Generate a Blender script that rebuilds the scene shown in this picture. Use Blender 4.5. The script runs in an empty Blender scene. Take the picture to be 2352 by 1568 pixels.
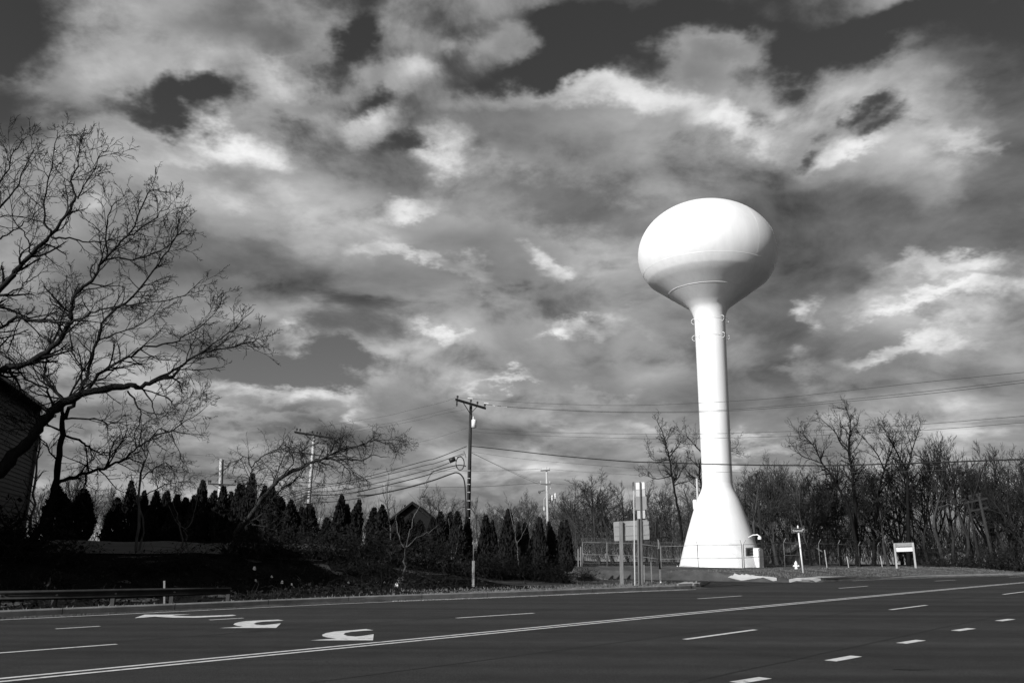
import bpy, bmesh, math, random
import numpy as np
from mathutils import Vector, Matrix

# ------------------------------------------------------------------ camera, sky, sun, exposure
sc = bpy.context.scene
COL = sc.collection
R = math.radians
F, TILT, ROLL, EYE = 1975.0, R(14.4), R(0.75), 1.6       # focal length in units of a 2352-wide frame
CT, ST, CR, SR = math.cos(TILT), math.sin(TILT), math.cos(ROLL), math.sin(ROLL)
cam = bpy.data.cameras.new('camera')
cam.sensor_width = 36; cam.lens = F / 2352 * 36; cam.clip_start = .1; cam.clip_end = 9000
co = bpy.data.objects.new('camera', cam); COL.objects.link(co); sc.camera = co
up0 = Vector((0, -ST, CT)); fw = Vector((0, CT, ST)); rt0 = Vector((1, 0, 0))
rt = rt0 * CR + up0 * SR; up = up0 * CR - rt0 * SR
M = Matrix.Identity(4)
for i in range(3):
    M[i][0], M[i][1], M[i][2] = rt[i], up[i], -fw[i]
M[2][3] = EYE
co.matrix_world = M

sc.view_settings.view_transform = 'Standard'; sc.view_settings.look = 'None'
sc.view_settings.exposure = 0.15; sc.view_settings.gamma = 1; sc.view_settings.use_curve_mapping = False

SUN_AZ, SUN_EL = R(222), R(26)
sd = Vector((math.sin(SUN_AZ) * math.cos(SUN_EL), math.cos(SUN_AZ) * math.cos(SUN_EL), math.sin(SUN_EL)))
sl = bpy.data.lights.new('sun', 'SUN'); sl.energy = 4.6; sl.angle = R(.5); sl.color = (1, 1, 1)
so = bpy.data.objects.new('sun', sl); COL.objects.link(so)
so.rotation_euler = sd.to_track_quat('Z', 'Y').to_euler(); so.location = (0, 0, 60)


def ray(px, py):
    u = (px - 1176) / F; v = (784 - py) / F
    d = rt * u + up * v + fw
    return d


def at(px, py, Y):
    d = ray(px, py); t = Y / d.y
    return Vector((d.x * t, Y, EYE + d.z * t))


def azel(px, py):
    d = ray(px, py).normalized()
    return math.atan2(d.x, d.y), math.asin(d.z)


def make_sky():
    w = bpy.data.worlds.new('World'); sc.world = w; w.use_nodes = True
    nt = w.node_tree; nt.nodes.clear(); L = nt.links

    def nd(t, **kw):
        n = nt.nodes.new(t)
        for k, v in kw.items(): setattr(n, k, v)
        return n

    def setin(s, v):
        if isinstance(v, bpy.types.NodeSocket): L.new(v, s)
        else: s.default_value = v

    def math_(op, a, b=0.0, c=None, clamp=False):
        n = nd('ShaderNodeMath', operation=op); n.use_clamp = clamp
        setin(n.inputs[0], a); setin(n.inputs[1], b)
        if c is not None: setin(n.inputs[2], c)
        return n.outputs[0]

    def vm(op, a, b=None):
        n = nd('ShaderNodeVectorMath', operation=op); setin(n.inputs[0], a)
        if b is not None: setin(n.inputs[1], b)
        return n.outputs['Value'] if op in ('LENGTH', 'DOT_PRODUCT') else n.outputs[0]

    def remap(x, a, b, c, d, mode='SMOOTHSTEP'):
        n = nd('ShaderNodeMapRange', interpolation_type=mode); n.clamp = True
        setin(n.inputs[0], x)
        for i, v in enumerate((a, b, c, d)): n.inputs[i + 1].default_value = v
        return n.outputs[0]

    def noise(vec, scale, detail, rough, dist=0.0):
        n = nd('ShaderNodeTexNoise'); n.noise_dimensions = '3D'
        setin(n.inputs['Vector'], vec); n.inputs['Scale'].default_value = scale
        n.inputs['Detail'].default_value = detail; n.inputs['Roughness'].default_value = rough
        n.inputs['Distortion'].default_value = dist
        return n

    tc = nd('ShaderNodeTexCoord'); dirv = tc.outputs['Generated']
    sep = nd('ShaderNodeSeparateXYZ'); L.new(dirv, sep.inputs[0]); dx, dy, dz = sep.outputs
    az = math_('ARCTAN2', dx, dy); el = math_('ARCSINE', dz)
    cmb = nd('ShaderNodeCombineXYZ'); L.new(az, cmb.inputs[0]); L.new(el, cmb.inputs[1]); ae = cmb.outputs[0]
    # cloud-layer coordinates: direction carried up to a flat layer, so clouds flatten towards the horizon
    den = math_('ADD', math_('MAXIMUM', dz, 0.0), 0.30)
    cx = math_('DIVIDE', dx, den); cy = math_('DIVIDE', dy, den)
    c2 = nd('ShaderNodeCombineXYZ'); L.new(cx, c2.inputs[0]); L.new(cy, c2.inputs[1]); lay = c2.outputs[0]
    # warp for ragged edges
    wn = noise(lay, 1.8, 2, .5)
    warp = vm('MULTIPLY', vm('SUBTRACT', wn.outputs['Color'], (.5, .5, .5)), (.34, .34, .34))
    layw = vm('ADD', lay, warp)
    wn2 = noise(lay, 3.4, 6, .60)
    warp2 = vm('MULTIPLY', vm('SUBTRACT', wn2.outputs['Color'], (.5, .5, .5)), (.24, .20, 0))
    aew = vm('ADD', ae, warp2)

    def blobs(lst, src, start):
        acc = start
        for (px, py, rx, ry, amp) in lst:
            a, e = azel(px, py)
            kx, ky = F * math.cos(e) / rx, F / ry
            n = nd('ShaderNodeVectorMath', operation='MULTIPLY_ADD'); setin(n.inputs[0], src); n.inputs[1].default_value = (kx, ky, 0); n.inputs[2].default_value = (-a * kx, -e * ky, 0)
            acc = math_('ADD', acc, remap(vm('LENGTH', n.outputs[0]), 0, 1.55, amp, 0))
        return acc

    f1 = noise(layw, 2.6, 8, .57).outputs[0]
    f2 = noise(vm('ADD', layw, (0.022, -0.060, 0)), 2.6, 8, .57).outputs[0]      # the same field, a little lower in the sky
    f3 = noise(lay, 8.0, 6, .60, 0.0).outputs[0]
    # cloud cover by region of the sky (azimuth, elevation): + cloud, - open sky
    COV = [(40, 30, 120, 110, -.42), (20, 270, 90, 60, -.22), (130, 240, 70, 30, -.12), (300, 215, 50, 40, -.14),
           (395, 225, 70, 40, -.40), (505, 208, 75, 38, -.40), (790, 60, 42, 90, -.40), (740, 140, 40, 36, -.2), (860, 150, 60, 70, .22), (650, 90, 60, 60, .2), (880, 110, 60, 50, -.2), (850, 215, 55, 40, -.34), (690, 260, 60, 25, -.14),
           (1340, 130, 130, 70, -.46), (1240, 190, 120, 40, -.34), (1190, 40, 150, 40, -.30), (1440, 40, 220, 50, -.28), (1480, 190, 60, 45, -.18), (1900, 80, 140, 60, -.32), (1560, 110, 90, 40, .12), (1720, 110, 90, 40, .18), (1700, 60, 90, 40, -.2), (2300, 60, 120, 110, -.40), (2130, 40, 80, 50, -.12),
           (1720, 170, 40, 30, -.15), (960, 345, 40, 35, -.24), (2010, 245, 50, 22, -.40), (2045, 285, 45, 20, -.30), (1872, 320, 40, 30, -.34), (1735, 245, 50, 20, -.22), (1660, 225, 40, 22, -.2), (1980, 380, 30, 20, -.18),
           (680, 852, 230, 45, -.62), (520, 800, 90, 40, -.25),
           (1450, 310, 350, 80, .30), (1130, 300, 160, 60, .25), (420, 340, 280, 70, .30), (660, 185, 65, 48, .50), (940, 165, 80, 55, .42), (880, 285, 80, 45, .28), (1040, 230, 60, 50, .1),
           (270, 130, 130, 70, .24), (110, 190, 80, 30, .14), (590, 55, 130, 70, .40), (480, 130, 70, 50, .22), (1090, 70, 80, 40, .24), (860, 60, 40, 30, .1), (1880, 215, 200, 65, .30), (1660, 120, 90, 35, .14), (1760, 80, 60, 25, .16), (2240, 230, 150, 140, .30),
           (1000, 560, 1000, 170, .36), (2000, 560, 420, 190, .36), (1500, 900, 900, 150, .30), (700, 975, 420, 60, .40), (300, 640, 300, 200, .34), (1920, 560, 260, 80, .22), (1800, 740, 150, 80, .2), (1900, 1010, 480, 60, .28), (1300, 1060, 300, 50, .15), (1640, 150, 110, 80, .26), (1560, 215, 70, 50, .15), (1370, 450, 240, 70, .40), (1930, 560, 260, 110, .32), (990, 395, 60, 30, .2), (1760, 470, 150, 60, .2), (2290, 180, 110, 80, .2), (1180, 40, 80, 40, .2), (2090, 15, 130, 45, -.4), (2290, 110, 70, 60, -.22), (1180, 110, 60, 50, .14), (960, 70, 60, 50, .16), (760, 130, 60, 50, .10), (600, 250, 60, 40, .12)]
    cov = blobs(COV, aew, math_('MULTIPLY_ADD', f1, 1.45, -0.215))
    cov = math_('MULTIPLY_ADD', math_('SUBTRACT', f3, .5), .42, cov)
    # towards the sides and behind the camera the sky is mostly clear
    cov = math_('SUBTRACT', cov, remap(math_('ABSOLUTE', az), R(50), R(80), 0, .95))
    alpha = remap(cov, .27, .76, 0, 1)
    LIT = [(1150, 262, 120, 26, .14), (1340, 235, 110, 30, .26), (1480, 255, 110, 30, .30), (1640, 285, 110, 30, .36), (1740, 305, 60, 20, .16), (1020, 365, 60, 48, .32), (1080, 420, 120, 40, .10), (905, 492, 80, 24, .22), (1000, 470, 60, 20, .12),
           (1272, 606, 40, 24, .30), (960, 608, 50, 18, .20), (1060, 620, 50, 20, .16), (870, 590, 80, 28, .10), (1320, 775, 80, 20, .26), (1400, 800, 80, 22, .22), (1190, 880, 50, 14, .22), (1120, 850, 90, 26, .10), (690, 770, 80, 20, .18), (970, 735, 60, 18, .18), (850, 720, 60, 20, .10),
           (1940, 325, 70, 28, .26), (1870, 225, 120, 30, .16), (2010, 330, 40, 16, .14), (2190, 285, 40, 20, .18), (2270, 580, 100, 32, .34), (2080, 610, 70, 24, .16), (2040, 570, 40, 24, .14), (2230, 660, 150, 26, .30), (2100, 660, 90, 24, .22), (1880, 690, 30, 40, .26), (2050, 780, 90, 24, .30), (1830, 830, 50, 30, .16),
           (545, 320, 60, 45, .26), (600, 305, 80, 22, .14), (430, 300, 50, 30, .14), (760, 260, 40, 30, .1), (870, 290, 60, 40, .22), (650, 175, 55, 40, .22), (930, 165, 60, 45, .26), (1010, 150, 30, 30, .16), (280, 120, 70, 40, .12), (470, 150, 50, 40, .12), (1080, 80, 60, 30, .10), (220, 470, 60, 30, .16), (560, 430, 120, 24, .10),
           (1740, 1030, 80, 24, .26), (1950, 960, 80, 20, .10), (2180, 990, 110, 34, .14), (640, 930, 160, 20, .14), (560, 990, 140, 16, .10), (1420, 950, 120, 18, .08), (1300, 1020, 90, 18, .08), (700, 680, 120, 24, .08), (1500, 1010, 90, 20, .10),
           (1330, 480, 380, 45, -0.077), (1750, 480, 120, 60, -0.055), (1930, 530, 200, 80, -0.132), (2180, 470, 150, 60, -0.077), (1790, 740, 120, 100, -0.110), (1580, 700, 90, 70, -0.055), (600, 575, 200, 45, -0.077), (400, 520, 120, 40, -0.044), (2320, 400, 110, 170, -0.121), (2340, 200, 90, 110, -0.077),
           (1480, 660, 150, 40, -0.028), (1650, 950, 160, 60, -0.077), (1350, 900, 100, 30, -0.044), (600, 70, 110, 55, -0.055), (60, 180, 160, 200, -0.077), (2050, 880, 300, 34, -0.077), (1960, 430, 170, 45, -0.055), (1700, 390, 150, 40, -0.028), (1150, 700, 120, 24, -0.028), (950, 530, 100, 20, -0.022), (1980, 260, 60, 40, -0.033)]
    # broad soft shading of the cloud masses, with fine relief only where they are thin or catch the sun
    g1 = noise(layw, 1.9, 2.5, .45).outputs[0]; g2 = noise(vm('ADD', layw, (0.05, -0.13, 0)), 1.9, 2.5, .45).outputs[0]
    lit = math_('MULTIPLY_ADD', math_('SUBTRACT', g2, g1), -1.0, LITBASE)
    LIT += [(2330, 330, 130, 210, -.20), (2300, 130, 130, 90, -.14), (30, 120, 160, 200, -.12), (1330, 440, 330, 40, -.05), (1920, 560, 200, 60, -.05), (1320, 330, 330, 45, .05), (1330, 475, 420, 45, -.07), (600, 580, 230, 45, -.06), (1750, 730, 120, 130, -.07), (2240, 120, 140, 90, -.16), (2330, 400, 110, 160, -.08), (1020, 360, 50, 36, .22), (1060, 395, 60, 30, .12), (905, 490, 70, 22, .16), (1345, 782, 90, 20, .22), (1300, 770, 50, 16, .14), (555, 315, 70, 36, .20), (880, 275, 60, 40, .14), (650, 165, 50, 30, .12), (960, 140, 50, 30, .12), (960, 605, 60, 16, .16), (860, 590, 60, 18, .10), (1190, 882, 50, 12, .16), (990, 735, 50, 14, .14), (690, 772, 70, 14, .12), (1870, 690, 30, 30, .14), (2200, 660, 140, 18, .12), (640, 920, 140, 14, .10), (640, 1050, 200, 16, .06), (470, 60, 100, 50, -.06), (640, 60, 100, 50, -.08)]
    lit = blobs(LIT, aew, lit)
    fine = math_('MULTIPLY_ADD', math_('SUBTRACT', f2, f1), -2.0, math_('MULTIPLY', math_('SUBTRACT', f3, .5), .20))
    relief = math_('ADD', remap(lit, .20, .50, .20, 1.0), remap(cov, .45, .85, .55, 0))
    lit = math_('MULTIPLY_ADD', fine, relief, lit)
    lit = math_('ADD', lit, remap(cov, .55, 1.25, .06, -.04))
    floor = math_('MULTIPLY_ADD', math_('SUBTRACT', g1, .5), .20, math_('MULTIPLY_ADD', fine, .22, .122))
    lit = math_('SMOOTH_MAX', lit, floor, .10)
    lit = math_('MINIMUM', lit, .85)
    st = nd('ShaderNodeTexSky', sky_type='NISHITA'); st.sun_disc = False
    st.sun_elevation = SUN_EL; st.sun_rotation = SUN_AZ; st.air_density = 1.0; st.dust_density = 3.0
    sc_ = nd('ShaderNodeSeparateColor'); L.new(st.outputs[0], sc_.inputs[0])
    red = sc_.outputs[0]                                                       # a red filter on black-and-white film
    STR = 0.1
    clear = math_('MULTIPLY', math_('MULTIPLY', red, SKYGAIN), remap(dz, .10, .52, 1.75, 1.0))     # paler towards the horizon
    cloud = math_('MULTIPLY', lit, CLOUDGAIN / STR)
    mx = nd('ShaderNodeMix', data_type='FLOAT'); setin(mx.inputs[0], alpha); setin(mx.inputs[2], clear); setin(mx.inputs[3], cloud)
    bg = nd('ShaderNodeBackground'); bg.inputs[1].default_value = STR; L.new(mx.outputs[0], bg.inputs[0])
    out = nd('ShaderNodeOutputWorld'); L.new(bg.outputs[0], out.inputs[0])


SKYGAIN, CLOUDGAIN, LITBASE = 0.42, 1.0, 0.235
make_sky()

# ------------------------------------------------------------------ helpers
rng = random.Random(7)
nrng = np.random.default_rng(11)
GX, GY = 0.0082, 0.0088                      # the whole place rises gently along the road
PHI = R(47)
D2 = Vector((math.cos(PHI), math.sin(PHI))); N2 = Vector((-D2.y, D2.x))


def gnd(px, py, dz=0.0):
    d = ray(px, py)
    t = (EYE - dz) / (GX * d.x + GY * d.y - d.z)
    return Vector((d.x * t, d.y * t, EYE + d.z * t))


def so_(p):
    return p.x * D2.x + p.y * D2.y, p.x * N2.x + p.y * N2.y


KERB_PX = [(0, 1421.5), (250, 1409.8), (503, 1398), (703, 1387), (919, 1379), (1137, 1371.5), (1321, 1363.5), (1415, 1359.4), (1529, 1355), (1599, 1353.3), (1955, 1331), (2150, 1325.5), (2352, 1320.4)]
_k = np.array([so_(gnd(*p)) for p in KERB_PX]); KS, KO = _k[:, 0], _k[:, 1]
KO = KO.copy(); KO[3] -= .25; KO[9] += .15; KO[10] -= .5; KO[11] += .2


def smooth(x, a, b):
    t = min(1, max(0, (x - a) / (b - a))); return t * t * (3 - 2 * t)


def okerb(s):
    return float(np.interp(s + np.linspace(-3, 3, 13), KS, KO).mean())


def xy(s, o):
    return s * D2.x + o * N2.x, s * D2.y + o * N2.y


def plane(x, y):
    s = x * D2.x + y * D2.y; g = math.hypot(GX, GY)
    z = GX * x + GY * y
    if s > 105: z -= g * (s - 105) * smooth(s, 105, 150)
    if s < -40: z += g * (-40 - s)
    o = x * N2.x + y * N2.y
    if o > 70: z -= (GX * N2.x + GY * N2.y) * (o - 70)
    if o < -30: z += (GX * N2.x + GY * N2.y) * (-30 - o)
    return z


MOUTH_A, MOUTH_B = gnd(1606, 1351), gnd(1690, 1331.5)
sA, sB = so_(MOUTH_A)[0] + .2, so_(MOUTH_B)[0]
SIDE_TURN = 0.10                             # the side street leans a little to the left as it leaves the road


def side_w(s, e):
    """position across the side street: 0 at its near kerb, 1 at its far kerb"""
    flare = 2.4 * math.exp(-max(e, 0) / 1.6)
    a = sA + 2.4 - flare - e * SIDE_TURN; b = sB - 2.4 + flare - e * SIDE_TURN
    return (s - a) / (b - a)


def terrain(x, y):
    s, o = x * D2.x + y * D2.y, x * N2.x + y * N2.y
    e = o - okerb(s); z = plane(x, y)
    if e < 0.02: return z - .06
    w = side_w(s, e)
    edge = min(smooth(-w, -.0, .03) + smooth(w, 1.0, 1.03), 1)
    hgt = .17 + .04 * smooth(e, 0.3, 3)
    bank = smooth(-x, -4, 12)
    hgt -= .32 * smooth(-x, 4, 10) * smooth(e, .5, 1.4) * (1 - smooth(e, 3.2, 6))
    hgt += bank * (1.28 * smooth(e, 3.8, 9.4) + .58 * smooth(e, 9.6, 18))
    hgt += .35 * (1 - bank) * smooth(e, 2, 16) * (1 if w < .5 else 0)
    if w > .5: hgt += .33 * smooth(e, .8, 6.0)
    hgt += .05 * math.sin(x * 1.3 + y * .7) * smooth(e, 2, 5) * edge
    if e > 60: edge = 1
    return z - .06 + (hgt + .06) * edge


def tz(x, y): return terrain(x, y)


MATS = {}


def mat(name, g, rough=.85, var=0.25, scale=6.0, bump=0.0, bscale=40.0, metallic=0.0, spec=.3, stretch=(1, 1, 1), detail=6):
    m = bpy.data.materials.new(name); m.use_nodes = True; nt = m.node_tree; L = nt.links
    b = nt.nodes['Principled BSDF']
    b.inputs['Roughness'].default_value = rough; b.inputs['Metallic'].default_value = metallic
    b.inputs['Specular IOR Level'].default_value = spec
    tc = nt.nodes.new('ShaderNodeTexCoord'); mp = nt.nodes.new('ShaderNodeMapping'); L.new(tc.outputs['Object'], mp.inputs[0])
    mp.inputs['Scale'].default_value = stretch
    n = nt.nodes.new('ShaderNodeTexNoise'); n.inputs['Scale'].default_value = scale; n.inputs['Detail'].default_value = detail; n.inputs['Roughness'].default_value = .6
    L.new(mp.outputs[0], n.inputs['Vector'])
    r = nt.nodes.new('ShaderNodeMapRange'); r.inputs[1].default_value = .25; r.inputs[2].default_value = .75
    r.inputs[3].default_value = g * (1 - var); r.inputs[4].default_value = min(1, g * (1 + var))
    L.new(n.outputs[0], r.inputs[0])
    cc = nt.nodes.new('ShaderNodeCombineColor')
    for i in range(3): L.new(r.outputs[0], cc.inputs[i])
    L.new(cc.outputs[0], b.inputs['Base Color'])
    if bump:
        n2 = nt.nodes.new('ShaderNodeTexNoise'); n2.inputs['Scale'].default_value = bscale; n2.inputs['Detail'].default_value = 5
        L.new(mp.outputs[0], n2.inputs['Vector'])
        bp = nt.nodes.new('ShaderNodeBump'); bp.inputs['Strength'].default_value = bump; bp.inputs['Distance'].default_value = .05
        L.new(n2.outputs[0], bp.inputs['Height']); L.new(bp.outputs[0], b.inputs['Normal'])
    MATS[name] = m
    return m


def asphalt_mat(name, g):
    m = mat(name, g, .9, .16, 1.6, .35, 55, spec=.1)
    nt = m.node_tree; L = nt.links; b = nt.nodes['Principled BSDF']
    src = b.inputs['Base Color'].links[0].from_socket
    tc = nt.nodes.new('ShaderNodeTexCoord'); mp = nt.nodes.new('ShaderNodeMapping'); L.new(tc.outputs['Object'], mp.inputs[0])
    mp.inputs['Rotation'].default_value = (0, 0, -PHI); mp.inputs['Scale'].default_value = (.035, .9, 1)
    n = nt.nodes.new('ShaderNodeTexNoise'); n.inputs['Scale'].default_value = 1.0; n.inputs['Detail'].default_value = 6; L.new(mp.outputs[0], n.inputs['Vector'])
    r = nt.nodes.new('ShaderNodeMapRange'); r.inputs[1].default_value = .3; r.inputs[2].default_value = .7; r.inputs[3].default_value = .66; r.inputs[4].default_value = 1.25
    L.new(n.outputs[0], r.inputs[0])
    g2 = nt.nodes.new('ShaderNodeTexNoise'); g2.inputs['Scale'].default_value = 45; g2.inputs['Detail'].default_value = 3; L.new(tc.outputs['Object'], g2.inputs['Vector'])
    r2 = nt.nodes.new('ShaderNodeMapRange'); r2.inputs[1].default_value = .3; r2.inputs[2].default_value = .7; r2.inputs[3].default_value = .6; r2.inputs[4].default_value = 1.4
    L.new(g2.outputs[0], r2.inputs[0])
    mu = nt.nodes.new('ShaderNodeMath'); mu.operation = 'MULTIPLY'; L.new(r.outputs[0], mu.inputs[0]); L.new(r2.outputs[0], mu.inputs[1])
    vm = nt.nodes.new('ShaderNodeVectorMath'); vm.operation = 'SCALE'; L.new(src, vm.inputs[0]); L.new(mu.outputs[0], vm.inputs['Scale'])
    L.new(vm.outputs[0], b.inputs['Base Color'])
    return m


M_ASPH = asphalt_mat('asphalt', .040)
M_ASPH2 = asphalt_mat('side_asphalt', .032)
M_LINE = mat('road_paint', .62, .7, .22, 9, spec=.2)
def wear(m):
    nt = m.node_tree; L = nt.links; b = nt.nodes['Principled BSDF']; src = b.inputs['Base Color'].links[0].from_socket
    tc = nt.nodes.new('ShaderNodeTexCoord'); n = nt.nodes.new('ShaderNodeTexNoise'); n.inputs['Scale'].default_value = 5.5; n.inputs['Detail'].default_value = 9; n.inputs['Roughness'].default_value = .72
    L.new(tc.outputs['Object'], n.inputs['Vector'])
    r = nt.nodes.new('ShaderNodeMapRange'); r.inputs[1].default_value = .55; r.inputs[2].default_value = .68; r.inputs[3].default_value = 0; r.inputs[4].default_value = .75; L.new(n.outputs[0], r.inputs[0])
    mx = nt.nodes.new('ShaderNodeMix'); mx.data_type = 'RGBA'; L.new(r.outputs[0], mx.inputs[0]); L.new(src, mx.inputs[6]); mx.inputs[7].default_value = (.07, .07, .07, 1)
    L.new(mx.outputs[2], b.inputs['Base Color'])


wear(M_LINE)
M_TAR = mat('tar_seal', .022, .8, .2, 5, spec=.1)
M_CONC = mat('concrete', .20, .9, .35, 2.2, .2, 25)
M_PALE = mat('pale_concrete', .36, .9, .25, 1.2, .2, 25)
M_GRASSG = mat('dry_grass_ground', .085, 1, .5, .9, .9, 14, spec=0)
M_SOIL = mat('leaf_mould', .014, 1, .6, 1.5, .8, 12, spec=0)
M_BLADE = mat('dry_grass_blades', .15, 1, .5, 1.1, spec=0)
M_TANK = mat('white_tank_paint', .76, .5, .07, 1.6, .05, 1.2, spec=.3, stretch=(1, 1, .18))
M_SEAM = mat('tank_weld', .82, .4, .02, 4)
M_GALV = mat('galvanised_steel', .22, .5, .25, 5, metallic=.3)
M_FENCE = mat('fence_steel', .17, .55, .25, 5, metallic=.2)
M_DGALV = mat('weathered_steel', .10, .6, .3, 5)
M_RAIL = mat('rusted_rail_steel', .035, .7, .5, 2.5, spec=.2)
M_SIGN = mat('aluminium_sign_back', .28, .55, .12, 3, metallic=.1)
M_SIGNL = mat('bright_aluminium_sign_back', .48, .5, .1, 3)
M_WHITE = mat('white_paint', .78, .5, .08, 4)
M_BLACK = mat('black_paint', .02, .5, .2, 4)
M_WOOD = mat('treated_post_wood', .17, .9, .3, 5, .3, 20, stretch=(3, 3, .4))
M_PALEWOOD = mat('weathered_pale_wood', .42, .9, .2, 5, .3, 20, stretch=(3, 3, .3))
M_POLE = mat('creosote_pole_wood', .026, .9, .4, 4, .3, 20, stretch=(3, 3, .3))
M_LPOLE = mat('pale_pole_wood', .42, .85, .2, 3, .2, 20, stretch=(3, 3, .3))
M_ARM = mat('dark_crossarm_wood', .025, .9, .3, 4)
M_WIRE = mat('black_cable', .015, .6, .2, 3)
M_THINW = mat('aluminium_wire', .05, .6, .2, 3)
M_PORC = mat('porcelain', .025, .6, .2, 3)
M_TRANS = mat('pale_transformer_paint', .75, .45, .08, 3)
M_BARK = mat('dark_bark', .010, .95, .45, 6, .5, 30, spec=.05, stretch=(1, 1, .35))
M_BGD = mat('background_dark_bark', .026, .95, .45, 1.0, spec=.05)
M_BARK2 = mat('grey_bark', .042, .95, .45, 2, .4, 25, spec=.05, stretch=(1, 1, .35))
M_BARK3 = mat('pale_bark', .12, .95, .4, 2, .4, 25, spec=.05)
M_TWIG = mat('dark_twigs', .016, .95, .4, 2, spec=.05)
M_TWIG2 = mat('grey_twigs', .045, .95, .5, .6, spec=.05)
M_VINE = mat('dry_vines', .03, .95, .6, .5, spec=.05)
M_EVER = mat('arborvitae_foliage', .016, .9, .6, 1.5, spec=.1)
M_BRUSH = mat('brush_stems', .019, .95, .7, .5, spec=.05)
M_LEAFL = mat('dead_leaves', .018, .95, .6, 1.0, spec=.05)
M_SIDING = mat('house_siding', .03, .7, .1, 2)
M_ROOF = mat('roof_shingles', .03, .95, .3, 4, .4, 15)
M_DARKW = mat('dark_shingle', .008, .95, .3, 4)
M_TRIM = mat('house_trim', .16, .7, .1, 2)
M_STUCCO2 = mat('pale_shingles', .16, .95, .3, 3)
M_STUCCO = mat('pale_house_wall', .30, .9, .2, 1)
M_GLASS = mat('window_glass', .02, .1, .1, 2, spec=.5)
M_LOT = mat('lot_pavement', .075, .95, .35, .8, .2, 20)
M_STOP = mat('dark_sign_face', .03, .6, .2, 3)
M_SIGNG = mat('dark_blade_face', .035, .5, .1, 3)
M_LITTER = mat('white_litter', .85, .7, .1, 5)


class MB:
    def __init__(self): self.v = []; self.f = []; self.n = 0

    def add(self, verts, faces):
        verts = np.asarray(verts, float).reshape(-1, 3)
        self.v.append(verts); o = self.n
        self.f.extend([tuple(i + o for i in f) for f in faces]); self.n += len(verts)
        return self

    def box(self, c, size, rot=None):
        a, b, d = size[0] / 2, size[1] / 2, size[2] / 2
        vs = [Vector((x, y, z)) for x in (-a, a) for y in (-b, b) for z in (-d, d)]
        if rot is not None: vs = [rot @ v for v in vs]
        c = Vector(c)
        self.add([v + c for v in vs], [(0, 1, 3, 2), (4, 6, 7, 5), (0, 4, 5, 1), (2, 3, 7, 6), (0, 2, 6, 4), (1, 5, 7, 3)])
        return self

    def beam(self, p0, p1, w, h, upv=Vector((0, 0, 1))):
        p0, p1 = Vector(p0), Vector(p1); d = p1 - p0; L = d.length; d.normalize()
        s = d.cross(upv)
        if s.length < 1e-4: s = d.cross(Vector((0, 1, 0)))
        s.normalize(); u = s.cross(d)
        rot = Matrix((s, d, u)).transposed()
        return self.box((p0 + p1) / 2, (w, L, h), rot)

    def tube(self, pts, rad, n=6, cap=True):
        P = np.asarray([tuple(p) for p in pts], float); k = len(P)
        r = np.full(k, rad, float) if np.isscalar(rad) else np.asarray(rad, float)
        T = np.empty_like(P); T[1:-1] = P[2:] - P[:-2]; T[0] = P[1] - P[0]; T[-1] = P[-1] - P[-2]
        T /= np.linalg.norm(T, axis=1)[:, None] + 1e-12
        ref = np.array([0, 0, 1.0]) if abs(T[:, 2].mean()) < .8 else np.array([1.0, 0.1, 0])
        A = np.cross(T, ref); A /= np.linalg.norm(A, axis=1)[:, None] + 1e-12
        B = np.cross(T, A)
        an = np.arange(n) * 2 * math.pi / n
        V = P[:, None, :] + r[:, None, None] * (np.cos(an)[None, :, None] * A[:, None, :] + np.sin(an)[None, :, None] * B[:, None, :])
        fs = []
        for i in range(k - 1):
            for j in range(n):
                a = i * n + j; b = i * n + (j + 1) % n
                fs.append((a, b, b + n, a + n))
        if cap and n > 2:
            fs.append(tuple(range(n - 1, -1, -1))); fs.append(tuple((k - 1) * n + j for j in range(n)))
        return self.add(V.reshape(-1, 3), fs)

    def lathe(self, prof, c, n=32, cap=True):
        """prof: list of (r, z) upwards, about a vertical axis at c"""
        c = Vector(c); V = []
        for r, z in prof:
            for j in range(n):
                a = 2 * math.pi * j / n; V.append((c.x + r * math.cos(a), c.y + r * math.sin(a), c.z + z))
        fs = []
        k = len(prof)
        for i in range(k - 1):
            for j in range(n):
                a = i * n + j; b = i * n + (j + 1) % n; fs.append((a, b, b + n, a + n))
        if cap: fs.append(tuple(range(n - 1, -1, -1))); fs.append(tuple((k - 1) * n + j for j in range(n)))
        return self.add(V, fs)

    def prism(self, poly, depth):
        """flat polygon (world points, planar) thickened along its normal, away from it"""
        P = [Vector(p) for p in poly]; nrm = (P[1] - P[0]).cross(P[2] - P[0]).normalized() * depth
        k = len(P)
        fs = [tuple(range(k)), tuple(range(2 * k - 1, k - 1, -1))] + [(i, i + k, (i + 1) % k + k, (i + 1) % k) for i in range(k)]
        return self.add(P + [p - nrm for p in P], fs)

    def build(self, name, m, parent=None, smooth_=False):
        V = np.concatenate(self.v) if self.v else np.zeros((0, 3))
        if parent is not None:
            o = parent; off = np.zeros(3)
            while o is not None: off += np.array(o.location); o = o.parent
            V = V - off
        me = bpy.data.meshes.new(name); me.from_pydata(V.tolist(), [], self.f); me.update()
        if smooth_: me.polygons.foreach_set('use_smooth', [True] * len(me.polygons))
        me.materials.append(m)
        ob = bpy.data.objects.new(name, me); COL.objects.link(ob)
        if parent is not None: ob.parent = parent
        return ob


def tag(o, label=None, cat=None, group=None, kind=None):
    if label: o['label'] = label
    if cat: o['category'] = cat
    if group: o['group'] = group
    if kind: o['kind'] = kind
    return o


def thing(name, label, cat, loc, group=None):
    o = bpy.data.objects.new(name, None); COL.objects.link(o); o.location = Vector(loc); o.empty_display_size = .2
    return tag(o, label, cat, group)


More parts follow.
